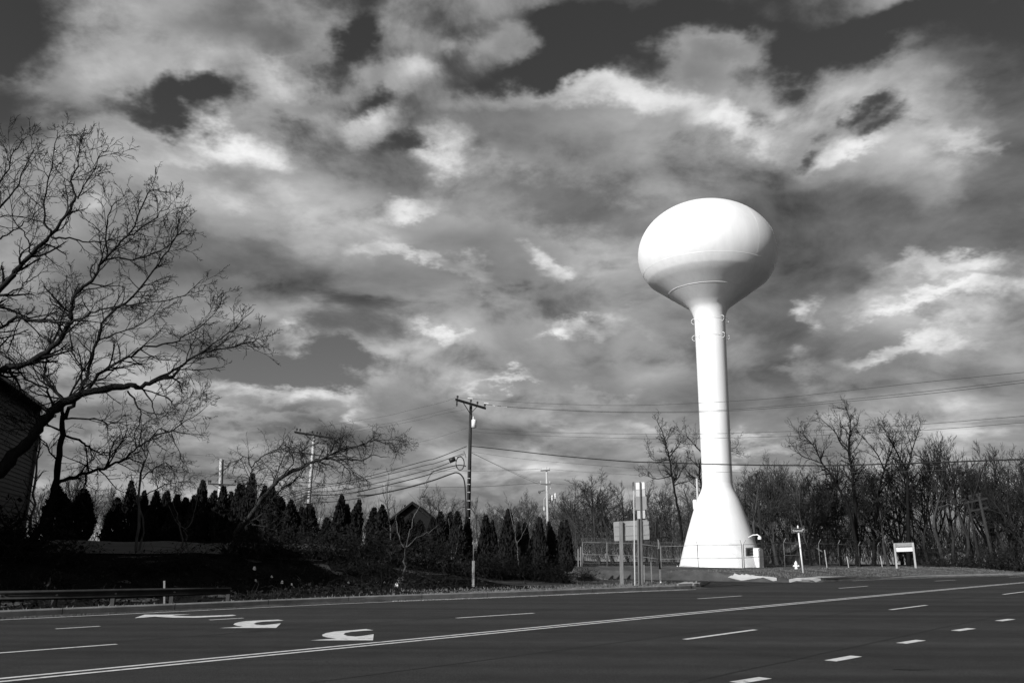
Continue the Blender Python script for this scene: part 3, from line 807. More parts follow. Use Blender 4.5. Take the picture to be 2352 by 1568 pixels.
def left_trees():
    A = lambda pts, Y0, Y1: [(x, y, Y0 + (Y1 - Y0) * i / (len(pts) - 1)) for i, (x, y) in enumerate(pts)]
    # slender tree on the bank
    bx = at(60, 1330, 31)
    lim = [(A([(58, 1345), (73, 1256), (110, 1172), (128, 1099), (139, 1026), (143, 971), (146, 950)], 31, 31), .145, .085),
           (A([(145, 960), (168, 927), (187, 890), (201, 858), (226, 782), (242, 733), (306, 681), (363, 604), (403, 548), (411, 504)], 31, 29), .085, .012),
           (A([(144, 965), (141, 916), (120, 890), (104, 861), (110, 820), (128, 770), (150, 700), (153, 632)], 31, 32.5), .075, .012),
           (A([(165, 810), (161, 741), (170, 690), (153, 632)], 32, 33), .03, .01),
           (A([(128, 1114), (172, 1095), (227, 1077), (278, 1060), (315, 1029), (345, 1010)], 31, 29.5), .075, .018),
           (A([(290, 1055), (330, 1066), (352, 1085)], 30, 29.5), .025, .01),
           (A([(146, 1000), (190, 1015), (209, 1029), (234, 1042), (264, 1033), (308, 1011)], 31, 32), .045, .012),
           (A([(150, 962), (220, 962), (256, 973), (289, 951)], 31, 32), .035, .010),
           (A([(141, 990), (110, 975), (77, 960), (48, 927), (26, 894)], 31, 30), .04, .012),
           (A([(134, 1060), (95, 1010), (60, 985), (20, 990)], 31, 32), .03, .010),
           (A([(226, 782), (280, 760), (340, 735), (372, 690)], 30.3, 30), .03, .009)]
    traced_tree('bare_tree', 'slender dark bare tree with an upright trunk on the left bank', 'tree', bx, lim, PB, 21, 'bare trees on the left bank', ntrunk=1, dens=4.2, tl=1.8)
    # big tree whose trunk stands outside the frame; its limbs sweep in from the left edge
    tb = Vector((-19.5, 26.5, 0)); tb.z = tz(tb.x, tb.y)
    T = lambda *pts: list(pts)
    lim = [(A([(-330, 1330), (-300, 1240), (-210, 1180), (-110, 1130), (0, 1081), (37, 1037), (73, 1007), (92, 975), (121, 945), (157, 916), (201, 901), (256, 890), (293, 888), (322, 888), (352, 876), (399, 865)], 26.5, 28), .25, .055),
           (A([(399, 865), (423, 834), (479, 806), (564, 790), (604, 770)], 28, 28.5), .05, .008),
           (A([(345, 878), (403, 850), (430, 832), (479, 798), (536, 757), (584, 709)], 28, 28.3), .05, .008),
           (A([(201, 895), (242, 850), (302, 816), (330, 798), (387, 788), (427, 770), (484, 729), (520, 669)], 27.6, 27), .055, .008),
           (A([(-200, 1170), (-120, 980), (-60, 880), (0, 850), (80, 826), (133, 786), (161, 737), (165, 705), (181, 669), (217, 637), (246, 588), (294, 540), (334, 455), (358, 435)], 26.8, 26.2), .125, .009),
           (A([(246, 588), (242, 528), (262, 471), (282, 459)], 26.3, 26.2), .032, .009),
           (A([(294, 540), (346, 508), (391, 471)], 26.3, 26), .03, .009),
           (A([(240, 600), (258, 594), (322, 594), (379, 572), (407, 540), (447, 528)], 26.3, 26.8), .035, .009),
           (A([(-180, 900), (-90, 790), (0, 753), (40, 731), (93, 739), (161, 737), (209, 721), (262, 705), (354, 693), (423, 677), (467, 641)], 26.8, 25.6), .065, .008),
           (A([(-200, 1000), (-110, 800), (0, 665), (36, 624), (72, 584), (117, 540), (161, 479), (171, 459), (163, 415), (177, 383), (185, 318)], 26.3, 25), .105, .009),
           (A([(171, 459), (189, 439), (221, 379), (250, 334)], 25.1, 25), .03, .009),
           (A([(117, 540), (101, 504), (103, 455), (121, 383), (133, 298)], 25.4, 25.4), .04, .009),
           (A([(117, 545), (161, 548), (201, 554), (258, 550), (300, 540)], 25.4, 26), .035, .009),
           (A([(0, 550), (40, 525), (70, 500), (104, 470)], 25.4, 25.6), .03, .009),
           (A([(-60, 560), (0, 480), (40, 420), (78, 345)], 25.6, 25.2), .05, .009), (A([(-40, 470), (10, 400), (32, 350), (60, 315)], 25.6, 25.6), .03, .009),
           (A([(0, 680), (40, 665), (75, 640), (110, 615)], 25.8, 26), .03, .008),
           (A([(72, 584), (60, 540), (35, 505), (33, 470)], 25.5, 25), .025, .008),
           (A([(322, 890), (347, 916), (355, 945), (368, 960), (420, 920)], 27.9, 28), .03, .007),
           (A([(325, 893), (377, 909), (406, 929), (440, 905)], 27.9, 28.4), .028, .007),
           (A([(350, 1005), (400, 985), (430, 967), (476, 932)], 28, 28.6), .03, .007),
           (A([(121, 945), (110, 900), (60, 870), (20, 820), (-20, 800)], 27.3, 26.5), .045, .010),
           (A([(157, 916), (190, 850), (215, 800), (222, 760)], 27.4, 26.8), .04, .009),
           (A([(293, 898), (319, 934), (322, 967), (311, 1000), (318, 1040)], 27.9, 28), .03, .010)]
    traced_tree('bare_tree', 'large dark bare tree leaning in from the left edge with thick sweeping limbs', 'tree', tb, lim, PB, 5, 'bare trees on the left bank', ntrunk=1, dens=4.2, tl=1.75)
    PV = dict(wob=.30, up=-.05, taper=.5, rmin=.0062, levels=3, nch=[5, 4, 3, 3], ang=(20, 75), lr=.6, rr=.6, lv0=1); PV['from'] = .1
    # vine-hung small tree right of the slender one
    lim = [(A([(311, 1270), (319, 1190), (322, 1099), (335, 1050), (344, 1007)], 37, 37), .07, .035), (A([(318, 1268), (330, 1208), (311, 1139), (300, 1090)], 37.2, 37.5), .05, .02),
           (A([(344, 1010), (370, 985), (395, 1000), (412, 1040), (420, 1080)], 37, 37), .03, .01), (A([(335, 1050), (320, 1010), (330, 975), (350, 960)], 37, 37), .03, .01),
           (A([(322, 1099), (350, 1080), (380, 1060), (400, 1090), (405, 1130)], 37, 37.5), .028, .01), (A([(326, 1140), (365, 1120), (390, 1110), (430, 1105)], 37, 36.5), .028, .01)]
    b = at(314, 1272, 37); b.z = tz(b.x, b.y)
    traced_tree('vine_covered_tree', 'small bare tree matted with hanging vines beside the slender left tree', 'tree', b, lim, PV, 31, 'bare trees on the left bank', M_BARK3, M_VINE, 2, 8.5, 1.3, (0, 0, -.15))
    # arching tree covered in vines in front of the left power pole
    lim = [(A([(520, 1300), (530, 1262), (548, 1212), (583, 1174), (624, 1118), (652, 1091), (692, 1074), (705, 1065), (734, 1055), (750, 1052), (771, 1055), (807, 1055), (833, 1057), (847, 1048), (875, 1046), (895, 1050)], 41, 40), .13, .010),
           (A([(692, 1074), (725, 1060), (774, 1039), (796, 1030), (822, 1022.5), (846, 1015), (869, 1010), (913, 1010.6), (941, 1016)], 40.4, 39.5), .06, .007),
           (A([(869, 1010), (888, 1020), (908, 1030), (916, 1035)], 39.8, 39.5), .025, .007), (A([(770, 1055), (796, 1072), (824, 1090), (853, 1107)], 40.2, 39.6), .03, .008),
           (A([(583, 1174), (590, 1140), (577, 1105), (578, 1073), (565, 1050), (530, 1062), (510, 1090)], 41, 42), .05, .008), (A([(577, 1073), (600, 1050), (630, 1034), (668, 1030), (700, 1040)], 41.5, 41.5), .035, .008),
           (A([(624, 1118), (640, 1080), (650, 1050), (660, 1035)], 40.8, 41), .03, .008), (A([(548, 1205), (600, 1185), (640, 1130), (690, 1090), (705, 1060)], 41, 40.5), .06, .015),
           (A([(652, 1091), (672, 1064), (668, 1040), (640, 1028)], 40.5, 40.5), .03, .008), (A([(700, 1068), (690, 1040), (720, 1020), (770, 1012), (800, 1004)], 40.3, 40), .03, .008),
           (A([(796, 1030), (770, 1010), (765, 1000)], 40, 40), .02, .006), (A([(580, 1204), (620, 1212), (640, 1225), (655, 1236)], 40, 39), .035, .012), (A([(720, 1075), (745, 1090), (740, 1115), (735, 1150)], 40, 40), .015, .006)]
    b = at(522, 1298, 41); b.z = tz(b.x, b.y)
    traced_tree('arching_tree', 'leaning tree with an arching flat crown of tangled vines before the left power pole', 'tree', b, lim, PV, 41, 'bare trees on the left bank', M_BARK2, M_VINE, 1, 10, 1.5, (0, 0, -.06))
    # thin pale saplings
    PS = dict(wob=.2, up=.08, taper=.5, rmin=.006, levels=3, nch=[4, 4, 3, 2], ang=(20, 55), lr=.6, rr=.6, lv0=2); PS['from'] = .2
    for (lb, bs, li) in [
        ('thin pale sapling beside the dark house, sunlit along one side', (70, 1225, 33), [([(70, 1228), (79, 1135), (88, 1037), (93, 1000)], .06, .02)]),
        ('pale forked sapling on the verge left of the main utility pole', (928, 1346, 38), [([(928, 1347), (929, 1288), (933, 1254), (945, 1209), (962, 1157), (972, 1130), (990, 1085)], .045, .010), ([(931, 1260), (917, 1230), (910, 1191), (905, 1160)], .025, .008), ([(934, 1256), (966, 1230), (990, 1219), (1010, 1205)], .028, .008)]),
        ('thin crooked sapling in the brush below the arching tree', (402, 1290, 35), [([(402, 1292), (418, 1240), (410, 1190), (396, 1150)], .04, .010)]),
        ('thin leaning sapling with spread twigs at the left of the arching tree', (470, 1262, 36), [([(440, 1282), (425, 1230), (445, 1180), (460, 1120)], .04, .010), ([(430, 1220), (400, 1190), (385, 1150)], .02, .008)]),
        ('slim sapling before the evergreens right of the main utility pole', (1190, 1290, 46), [([(1192, 1300), (1188, 1245), (1178, 1200), (1163, 1140)], .035, .009), ([(1188, 1250), (1205, 1215), (1215, 1190)], .02, .008)]),
        ('upright twiggy sapling before the dark gabled roof', (900, 1300, 44), [([(900, 1305), (898, 1230), (890, 1150), (893, 1085)], .04, .009), ([(896, 1200), (885, 1150), (878, 1110)], .02, .008)]),
        ('slim twin-stemmed sapling just left of the main utility pole', (1040, 1300, 46), [([(1040, 1305), (1035, 1250), (1030, 1190)], .035, .009), ([(1041, 1303), (1050, 1250), (1056, 1205)], .03, .009)])]:
        Y = bs[2]; b = at(*bs); b.z = tz(b.x, b.y)
        l2 = [([(x, y, Y + .1 * i) for i, (x, y) in enumerate(q)], r0, r1) for q, r0, r1 in li]
        PS['trunk_twigs'] = True
        traced_tree('sapling', lb, 'tree', b, l2, PS, hash(lb) % 1000 if False else len(lb) * 7, 'saplings in the roadside brush', M_BARK3, M_TWIG2, len(l2), 4.5, .75)


left_trees()


def right_traced():
    PT = dict(top_twigs=1, wob=.2, up=.06, taper=.45, rmin=.011, levels=3, nch=[5, 5, 4, 3], ang=(25, 65), lr=.55, rr=.6, lv0=1); PT['from'] = .2
    z5 = lambda p: [(1320.7 + x / 2.875, 861.3 + y / 2.875) for x, y in p]
    z6 = lambda p: [(1780 + x / 2.875, 861.3 + y / 2.875) for x, y in p]
    W = lambda pts, Y: [(x, y, Y + .4 * math.sin(i * 2.1)) for i, (x, y) in enumerate(pts)]
    def tr(lb, Y, trunk, limbs, seed, r0=.28, bx=None):
        b = at(*trunk[0], Y); b.z = tz(b.x, b.y)
        # carry the trunk down to the ground
        q0 = [(x, y, Y) for x, y in trunk]
        lim = [(q0, r0 * .72, .025)] + [(W(q, Y), r * .68, .016) for q, r in limbs]
        t = traced_tree('bare_tree', lb, 'tree', b, lim, PT, seed, 'bare trees behind the tower fence', M_BARK, M_TWIG, 1, 2.6, 2.8)
    tr('tall bare tree with a slim leaning trunk just left of the tower', 96, z5([(720, 1240), (700, 1050), (690, 920), (660, 780), (640, 650), (620, 540), (605, 470), (575, 370), (540, 300)]),
       [(z5([(620, 545), (680, 470), (720, 400)]), .1), (z5([(640, 665), (520, 685), (450, 640)]), .09), (z5([(605, 545), (520, 560), (480, 500)]), .08), (z5([(600, 460), (620, 380), (640, 340)]), .07), (z5([(650, 720), (700, 640), (740, 590)]), .08)], 61, .24)
    tr('bare tree with spreading limbs partly hidden behind the left side of the tower', 99, z5([(840, 1240), (830, 1000), (840, 760), (820, 650), (835, 520)]),
       [(z5([(835, 510), (770, 440), (720, 370)]), .12), (z5([(830, 620), (770, 560), (720, 530)]), .09), (z5([(838, 800), (760, 700), (690, 730)]), .09), (z5([(900, 500), (1050, 480), (1080, 440)]), .08)], 62, .3)
    tr('tallest bare tree right of the tower with a high forked top', 94, z6([(545, 1275), (540, 1100), (535, 980), (525, 800), (505, 620), (485, 500), (495, 400), (490, 280), (465, 210)]),
       [(z6([(485, 500), (430, 440), (400, 380), (340, 320), (280, 270)]), .14), (z6([(495, 380), (540, 320), (560, 260)]), .08), (z6([(495, 400), (440, 330), (425, 260)]), .08), (z6([(490, 520), (540, 480), (600, 350)]), .08), (z6([(520, 720), (440, 640), (370, 640)]), .1), (z6([(530, 820), (600, 700), (640, 600)]), .1)], 63, .34)
    tr('bare tree leaning left with crooked limbs beside the tallest one', 93, z6([(560, 1275), (500, 920), (440, 780), (370, 660), (310, 580), (250, 460), (165, 375)]),
       [(z6([(310, 580), (200, 545), (150, 510), (120, 475)]), .1), (z6([(300, 570), (325, 480), (320, 450)]), .08), (z6([(240, 450), (180, 420), (150, 410)]), .06), (z6([(380, 680), (470, 730), (480, 790)]), .08), (z6([(250, 460), (270, 420)]), .06)], 64, .28)
    tr('broad bare tree with a tall V fork above the two-post sign', 97, z6([(885, 1270), (880, 950), (875, 720), (872, 650), (830, 560), (790, 480), (700, 330)]),
       [(z6([(875, 640), (905, 500), (930, 420), (970, 300)]), .15), (z6([(790, 480), (760, 400), (690, 320)]), .08), (z6([(830, 560), (840, 440), (830, 330)]), .08), (z6([(880, 780), (800, 700), (730, 650)]), .1), (z6([(880, 760), (950, 640), (1020, 560)]), .1), (z6([(905, 500), (880, 400), (850, 300)]), .08)], 65, .32)
    tr('bare tree with a wide open crown left of the V-forked tree', 100, z6([(650, 1270), (660, 1000), (690, 760), (720, 620), (780, 480), (800, 400)]),
       [(z6([(720, 620), (660, 500), (560, 390), (540, 350)]), .12), (z6([(700, 700), (620, 640), (540, 560)]), .1), (z6([(750, 560), (720, 460), (680, 400)]), .08), (z6([(690, 780), (780, 660), (850, 600)]), .1)], 66, .26)


right_traced()


def proto_tree(name, kind, g, label, tm, cm):
    """an untraced bare tree about 10 m tall built round the origin"""
    t = thing(name, label, 'tree', (0, 0, -400))
    tr, cr = MB(), MB(); off = np.array([0, 0, -400.0])
    if kind == 'vase':
        P = dict(wob=.13, up=.10, taper=.4, rmin=.013, levels=3, nch=[9, 7, 5, 3], ang=(18, 42), lr=.58, rr=.6); stems = int(g.integers(2, 4)); h0 = 2.2; spread = .38
    elif kind == 'round':
        P = dict(wob=.15, up=.05, taper=.4, rmin=.013, levels=3, nch=[11, 8, 5, 3], ang=(28, 62), lr=.55, rr=.6); stems = int(g.integers(4, 6)); h0 = 1.8; spread = .62
    else:
        P = dict(wob=.14, up=.09, taper=.35, rmin=.013, levels=3, nch=[14, 6, 5, 3], ang=(30, 65), lr=.42, rr=.55); stems = 1; h0 = 3.2; spread = .08
    P['from'] = .18
    pts = [np.array([0, 0, -.5]) + off]; d = np.array([0, 0, 1.0])
    for i in range(5):
        d = unit(d + np.array([g.normal(0, .07), g.normal(0, .07), .1])); pts.append(pts[-1] + d * (h0 + .5) / 5)
    tr.tube(pts, np.linspace(.20, .13, 6), 8, False)
    for i in range(stems):
        a = 2 * math.pi * (i + g.uniform(0, .6)) / stems
        dd = unit(np.array([math.cos(a) * spread, math.sin(a) * spread, 1]))
        grow(cr, pts[-1], dd, (10 - h0) * g.uniform(.75, .95), .10 if stems > 1 else .13, 0, g, P)
    tr.build('trunk', tm, t, True); cr.build('crown', cm, t, True)
    return t


def background_trees():
    g = np.random.default_rng(3)
    protos = {}
    for k in ('vase', 'round', 'tall'):
        protos[k] = [proto_tree('bare_tree', k, g, 'bare tree', M_BARK2 if j else M_BGD, M_TWIG2 if j else M_BGD) for j in range(2)]
    used = set()
    GR = 'bare woodland trees in the background'
    words = {'vase': 'vase-shaped bare tree', 'round': 'round-crowned bare tree', 'tall': 'tall narrow bare tree'}
    # (image x, top row, depth, kind, dark?, landmark zone)
    rows = [
        (1695, 1080, 105, 'vase', 1, 'R'), (1722, 1050, 100, 'tall', 1, 'R'), (1745, 1052, 108, 'round', 1, 'R'), (1772, 1064, 102, 'vase', 1, 'R'), (1798, 1060, 112, 'round', 1, 'R'), (1822, 1075, 104, 'vase', 1, 'R'), (1850, 1085, 100, 'round', 1, 'R'),
        (1880, 1085, 110, 'vase', 1, 'R'), (1912, 1070, 103, 'round', 1, 'R'), (1990, 1065, 106, 'round', 0, 'R'), (2020, 1070, 99, 'vase', 1, 'R'), (2110, 1040, 104, 'vase', 0, 'R'), (2140, 1022, 99, 'tall', 1, 'R'), (2160, 1015, 102, 'vase', 0, 'R'), (2185, 1020, 98, 'vase', 0, 'R'), (2205, 1035, 106, 'tall', 0, 'R'),
        (2222, 1020, 97, 'tall', 0, 'R'), (2245, 1060, 110, 'round', 0, 'R'), (2285, 1065, 96, 'tall', 0, 'R'), (2305, 1075, 104, 'vase', 0, 'R'), (2330, 1055, 94, 'round', 0, 'R'), (2350, 1065, 99, 'tall', 0, 'R'), (2372, 1030, 96, 'round', 0, 'R'),
        (1735, 1072, 114, 'round', 0, 'R'), (1812, 1068, 116, 'vase', 0, 'R'), (1868, 1072, 115, 'round', 0, 'R'), (1950, 1058, 112, 'round', 1, 'R'), (2048, 1048, 112, 'round', 0, 'R'), (2085, 1040, 110, 'vase', 1, 'R'), (2128, 1030, 108, 'round', 0, 'R'), (2262, 1035, 106, 'vase', 0, 'R'), (2298, 1042, 110, 'round', 1, 'R'), (2342, 1040, 108, 'vase', 1, 'R'),
        (1340, 1108, 118, 'round', 1, 'M'), (1375, 1098, 112, 'vase', 1, 'M'), (1408, 1102, 115, 'round', 1, 'M'), (1440, 1112, 120, 'vase', 1, 'M'), (1480, 1105, 122, 'round', 1, 'M'), (1505, 1120, 112, 'vase', 1, 'M'), (1545, 1110, 118, 'round', 1, 'M'), (1575, 1120, 120, 'vase', 1, 'M'),
        (1590, 1090, 125, 'tall', 1, 'M'), (1315, 1150, 125, 'round', 1, 'M'),
        (1195, 1133, 135, 'round', 1, 'L'), (1222, 1150, 130, 'round', 1, 'L'), (1165, 1155, 140, 'vase', 1, 'L'), (1105, 1137, 140, 'vase', 1, 'L'), (1125, 1155, 135, 'round', 1, 'L'), (1150, 1165, 140, 'round', 1, 'L'), (1250, 1165, 130, 'vase', 1, 'L'), (1280, 1160, 128, 'round', 1, 'L'), (1020, 1122, 120, 'round', 1, 'L'), (1050, 1165, 140, 'vase', 1, 'L'), (985, 1160, 135, 'round', 1, 'L'), (870, 1165, 140, 'round', 1, 'L'), (840, 1165, 140, 'vase', 1, 'L'),
        (740, 1150, 145, 'vase', 1, 'LL'), (668, 1110, 140, 'round', 1, 'LL'), (760, 1160, 140, 'round', 1, 'LL'), (610, 1130, 140, 'round', 1, 'LL'), (440, 1165, 120, 'vase', 0, 'LL'), (270, 1120, 90, 'vase', 0, 'LL'), (250, 1150, 95, 'round', 0, 'LL'), (180, 1060, 75, 'vase', 0, 'LL'), (215, 1100, 80, 'round', 0, 'LL'), (120, 1100, 72, 'round', 0, 'LL')]
    zone = {'R': lambda i: 'in the woods right of the tower, %s from the tower' % ORD[i], 'M': lambda i: 'between the tower and the pale pole, %s from the tower' % ORD[i],
            'L': lambda i: 'far behind the evergreens, %s leftward from the pale pole' % ORD[i], 'LL': lambda i: 'in the far distance at left, %s from the right' % ORD[i]}
    idx = {}
    order = {z: sorted([r[0] for r in rows if r[5] == z], reverse=(z != 'R')) for z in zone}
    for (px, py, Y, kd, dk, z) in rows:
        top = at(px, py, Y); bz = tz(top.x, top.y) - .1; h = top.z - bz
        i = order[z].index(px)
        pr = protos[kd][dk]
        lb = words[kd] + ' ' + zone[z](i)
        s = h / 10.3 * g.uniform(.97, 1.03); w = s * g.uniform(.85, 1.1)
        if (kd, dk) not in used:
            used.add((kd, dk)); o = pr
            o.location = (top.x, top.y, bz); o.rotation_euler = (0, 0, g.uniform(0, 6.28)); o.scale = (w, w, s); o['label'] = lb
        else:
            o = dup(pr, (top.x, top.y, bz), g.uniform(0, 6.28), (w, w, s), lb)
        if px in (1375, 1408): o.scale = (w * 1.45, w * 1.45, s * 1.04)
        o['group'] = GR
    # far woodland that reads as one mass
    m = MB()
    for i in range(7800):
        Y = g.uniform(104, 150)
        px = g.uniform(1280, 2480) if g.random() < .74 else g.uniform(-60, 1300)
        X = (px - 1176) / F * Y * .97
        b = np.array([X, Y, tz(X, Y)]); far = px < 1300
        h = g.uniform(2.5, 9.0) if not far else g.uniform(2.5, 6.5)
        d = np.array([g.normal(0, .18), g.normal(0, .18), 1])
        b = b + np.array([0, 0, g.uniform(0, 3.0)]); k = 4; pts = [b]
        for j in range(k): d = unit(d + g.normal(0, .22, 3)); pts.append(pts[-1] + d * h / k * .8)
        m.tube(pts, np.linspace(g.uniform(.015, .05), .010, k + 1), 3, False)
    tag(m.build('distant_woods', M_TWIG2), 'thicket of bare trunks and twigs behind the nearer trees', 'woods', kind='stuff')


background_trees()


# ------------------------------------------------------------------ evergreens
def evergreen_proto(g, n=3200):
    t = thing('arborvitae', 'arborvitae', 'evergreen tree', (0, 0, -300)); bul = g.uniform(.5, .8); sh = g.uniform(.1, .24)
    MB().tube([(0, 0, -300.3), (0, 0, -299), (0, 0, -296.4)], [.07, .06, .02], 7).build('trunk', M_BARK, t)
    m = MB(); H = 4.0; lean = g.normal(0, .045, 2)
    lobes = [(g.uniform(.1, .85), g.uniform(0, 6.28), g.uniform(.05, .10 + sh)) for _ in range(16)]
    def rad(z, a):
        u = z / H; r = .62 * (min(1, .62 + u * 2.2)) * max(0, (1 - u)) ** bul
        for (lu, la, am) in lobes:
            r += am * math.exp(-((u - lu) / .12) ** 2) * max(0, math.cos(a - la)) ** 3 * (1 - u * .7)
        return r
    for i in range(n):
        z = H * g.uniform(0.01, 1) ** 1.15; a = g.uniform(0, 2 * math.pi); q = g.uniform(.35, 1.0) ** .5
        r = rad(z, a) * q; c = np.array([r * math.cos(a) + lean[0] * z, r * math.sin(a) + lean[1] * z, z - 300])
        L = g.uniform(.12, .30); out = np.array([math.cos(a), math.sin(a), 0])
        upd = unit(np.array([0, 0, 1.0]) + out * g.uniform(.0, .5) + g.normal(0, .18, 3)); sd_ = unit(np.cross(upd, g.normal(0, 1, 3))) * L * .26
        m.add([c - sd_, c + sd_, c + sd_ * .6 + upd * L * .7, c + upd * L, c - sd_ * .6 + upd * L * .7], [(0, 1, 2, 3, 4)])
    # spire tips
    for i in range(3):
        m.tube([(lean[0] * H + g.normal(0, .02), lean[1] * H, H - .35 - 300), (lean[0] * H + g.normal(0, .04), lean[1] * H + g.normal(0, .04), H + g.uniform(0, .18) - 300)], [.05, .005], 4)
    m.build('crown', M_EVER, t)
    return t


def evergreens():
    g = np.random.default_rng(9); P = [evergreen_proto(g) for _ in range(7)]
    # image x, row of the tip, half-width in image units, depth
    L = [(150, 1120, 26, 47), (185, 1125, 24, 48), (262, 1145, 15, 50), (304, 1108, 17, 50), (328, 1130, 15, 51), (359, 1130, 15, 50), (381, 1131, 15, 51), (403, 1138, 15, 50), (425, 1146, 15, 51), (445, 1140, 14, 50), (464, 1107, 14, 50), (484, 1130, 14, 51), (513, 1119, 15, 50), (530, 1132, 14, 52), (544, 1114, 14, 50),
         (557, 1116, 14, 51), (578, 1092, 15, 50), (607, 1119, 16, 51), (630, 1121, 16, 50), (652, 1145, 16, 51), (673, 1150, 16, 50), (693, 1166, 15, 51), (716, 1159, 16, 48),
         (757, 1190, 15, 50), (781, 1139, 19, 48), (799, 1160, 14, 49), (816, 1150, 16, 48), (862, 1168, 17, 54), (882, 1162, 18, 53), (922, 1190, 15, 54), (941, 1182, 15, 55), (968, 1196, 15, 55), (992, 1189, 14, 55), (1014, 1177, 14, 55), (1029, 1178, 13, 56), (1054, 1177, 15, 55), (1073, 1190, 14, 56),
         (1112, 1187, 15, 56), (1123, 1190, 12, 57), (1134, 1198, 14, 56), (1168, 1174, 17, 56), (1187, 1203, 12, 57), (1211, 1204, 13, 57), (1224, 1222, 10, 57), (1245, 1192, 15, 56), (1269, 1202, 14, 57), (1292, 1201, 12, 57), (1302, 1197, 13, 56)]
    used = 0
    for i, (px, py, hw, Y) in enumerate(L):
        top = at(px, py, Y); b = Vector((top.x, top.y, tz(top.x, top.y))); h = top.z - b.z
        if px > 1275: b.z = at(px, 1312, Y).z; h = top.z - b.z
        w = hw * Y / F / .62 * (1.42 if px < 735 else 1.2)
        size = 'tall' if h > 3.6 else ('small' if h < 2.7 else 'mid-height')
        if px < 735:
            n = [q[0] for q in L if q[0] < 735]; k = len(n) - 1 - n.index(px); place = 'in the left hedge, %s leftward from the gap' % ORD[k]
        elif px < 1078:
            n = [q[0] for q in L if 735 < q[0] < 1078]; k = n.index(px); place = 'in the middle row, %s rightward from the gap' % ORD[k]
        else:
            n = [q[0] for q in L if q[0] > 1078]; k = n.index(px); place = 'right of the main utility pole, %s from the pole' % ORD[k]
        lb = '%s columnar evergreen %s' % (size, place)
        p = P[(i * 5 + i // 7) % 7] if i >= 7 else P[i]; sc3 = (w, w, h / 4.05)
        if i < 7:
            p.location = b; p.scale = sc3; p.rotation_euler = (0, 0, g.uniform(0, 6)); p['label'] = lb; p['group'] = 'dark columnar evergreens in the hedge rows'
        else:
            p = dup(p, b, g.uniform(0, 6.28), sc3, lb)
        p['group'] = 'dark columnar evergreens in the hedge rows'


evergreens()


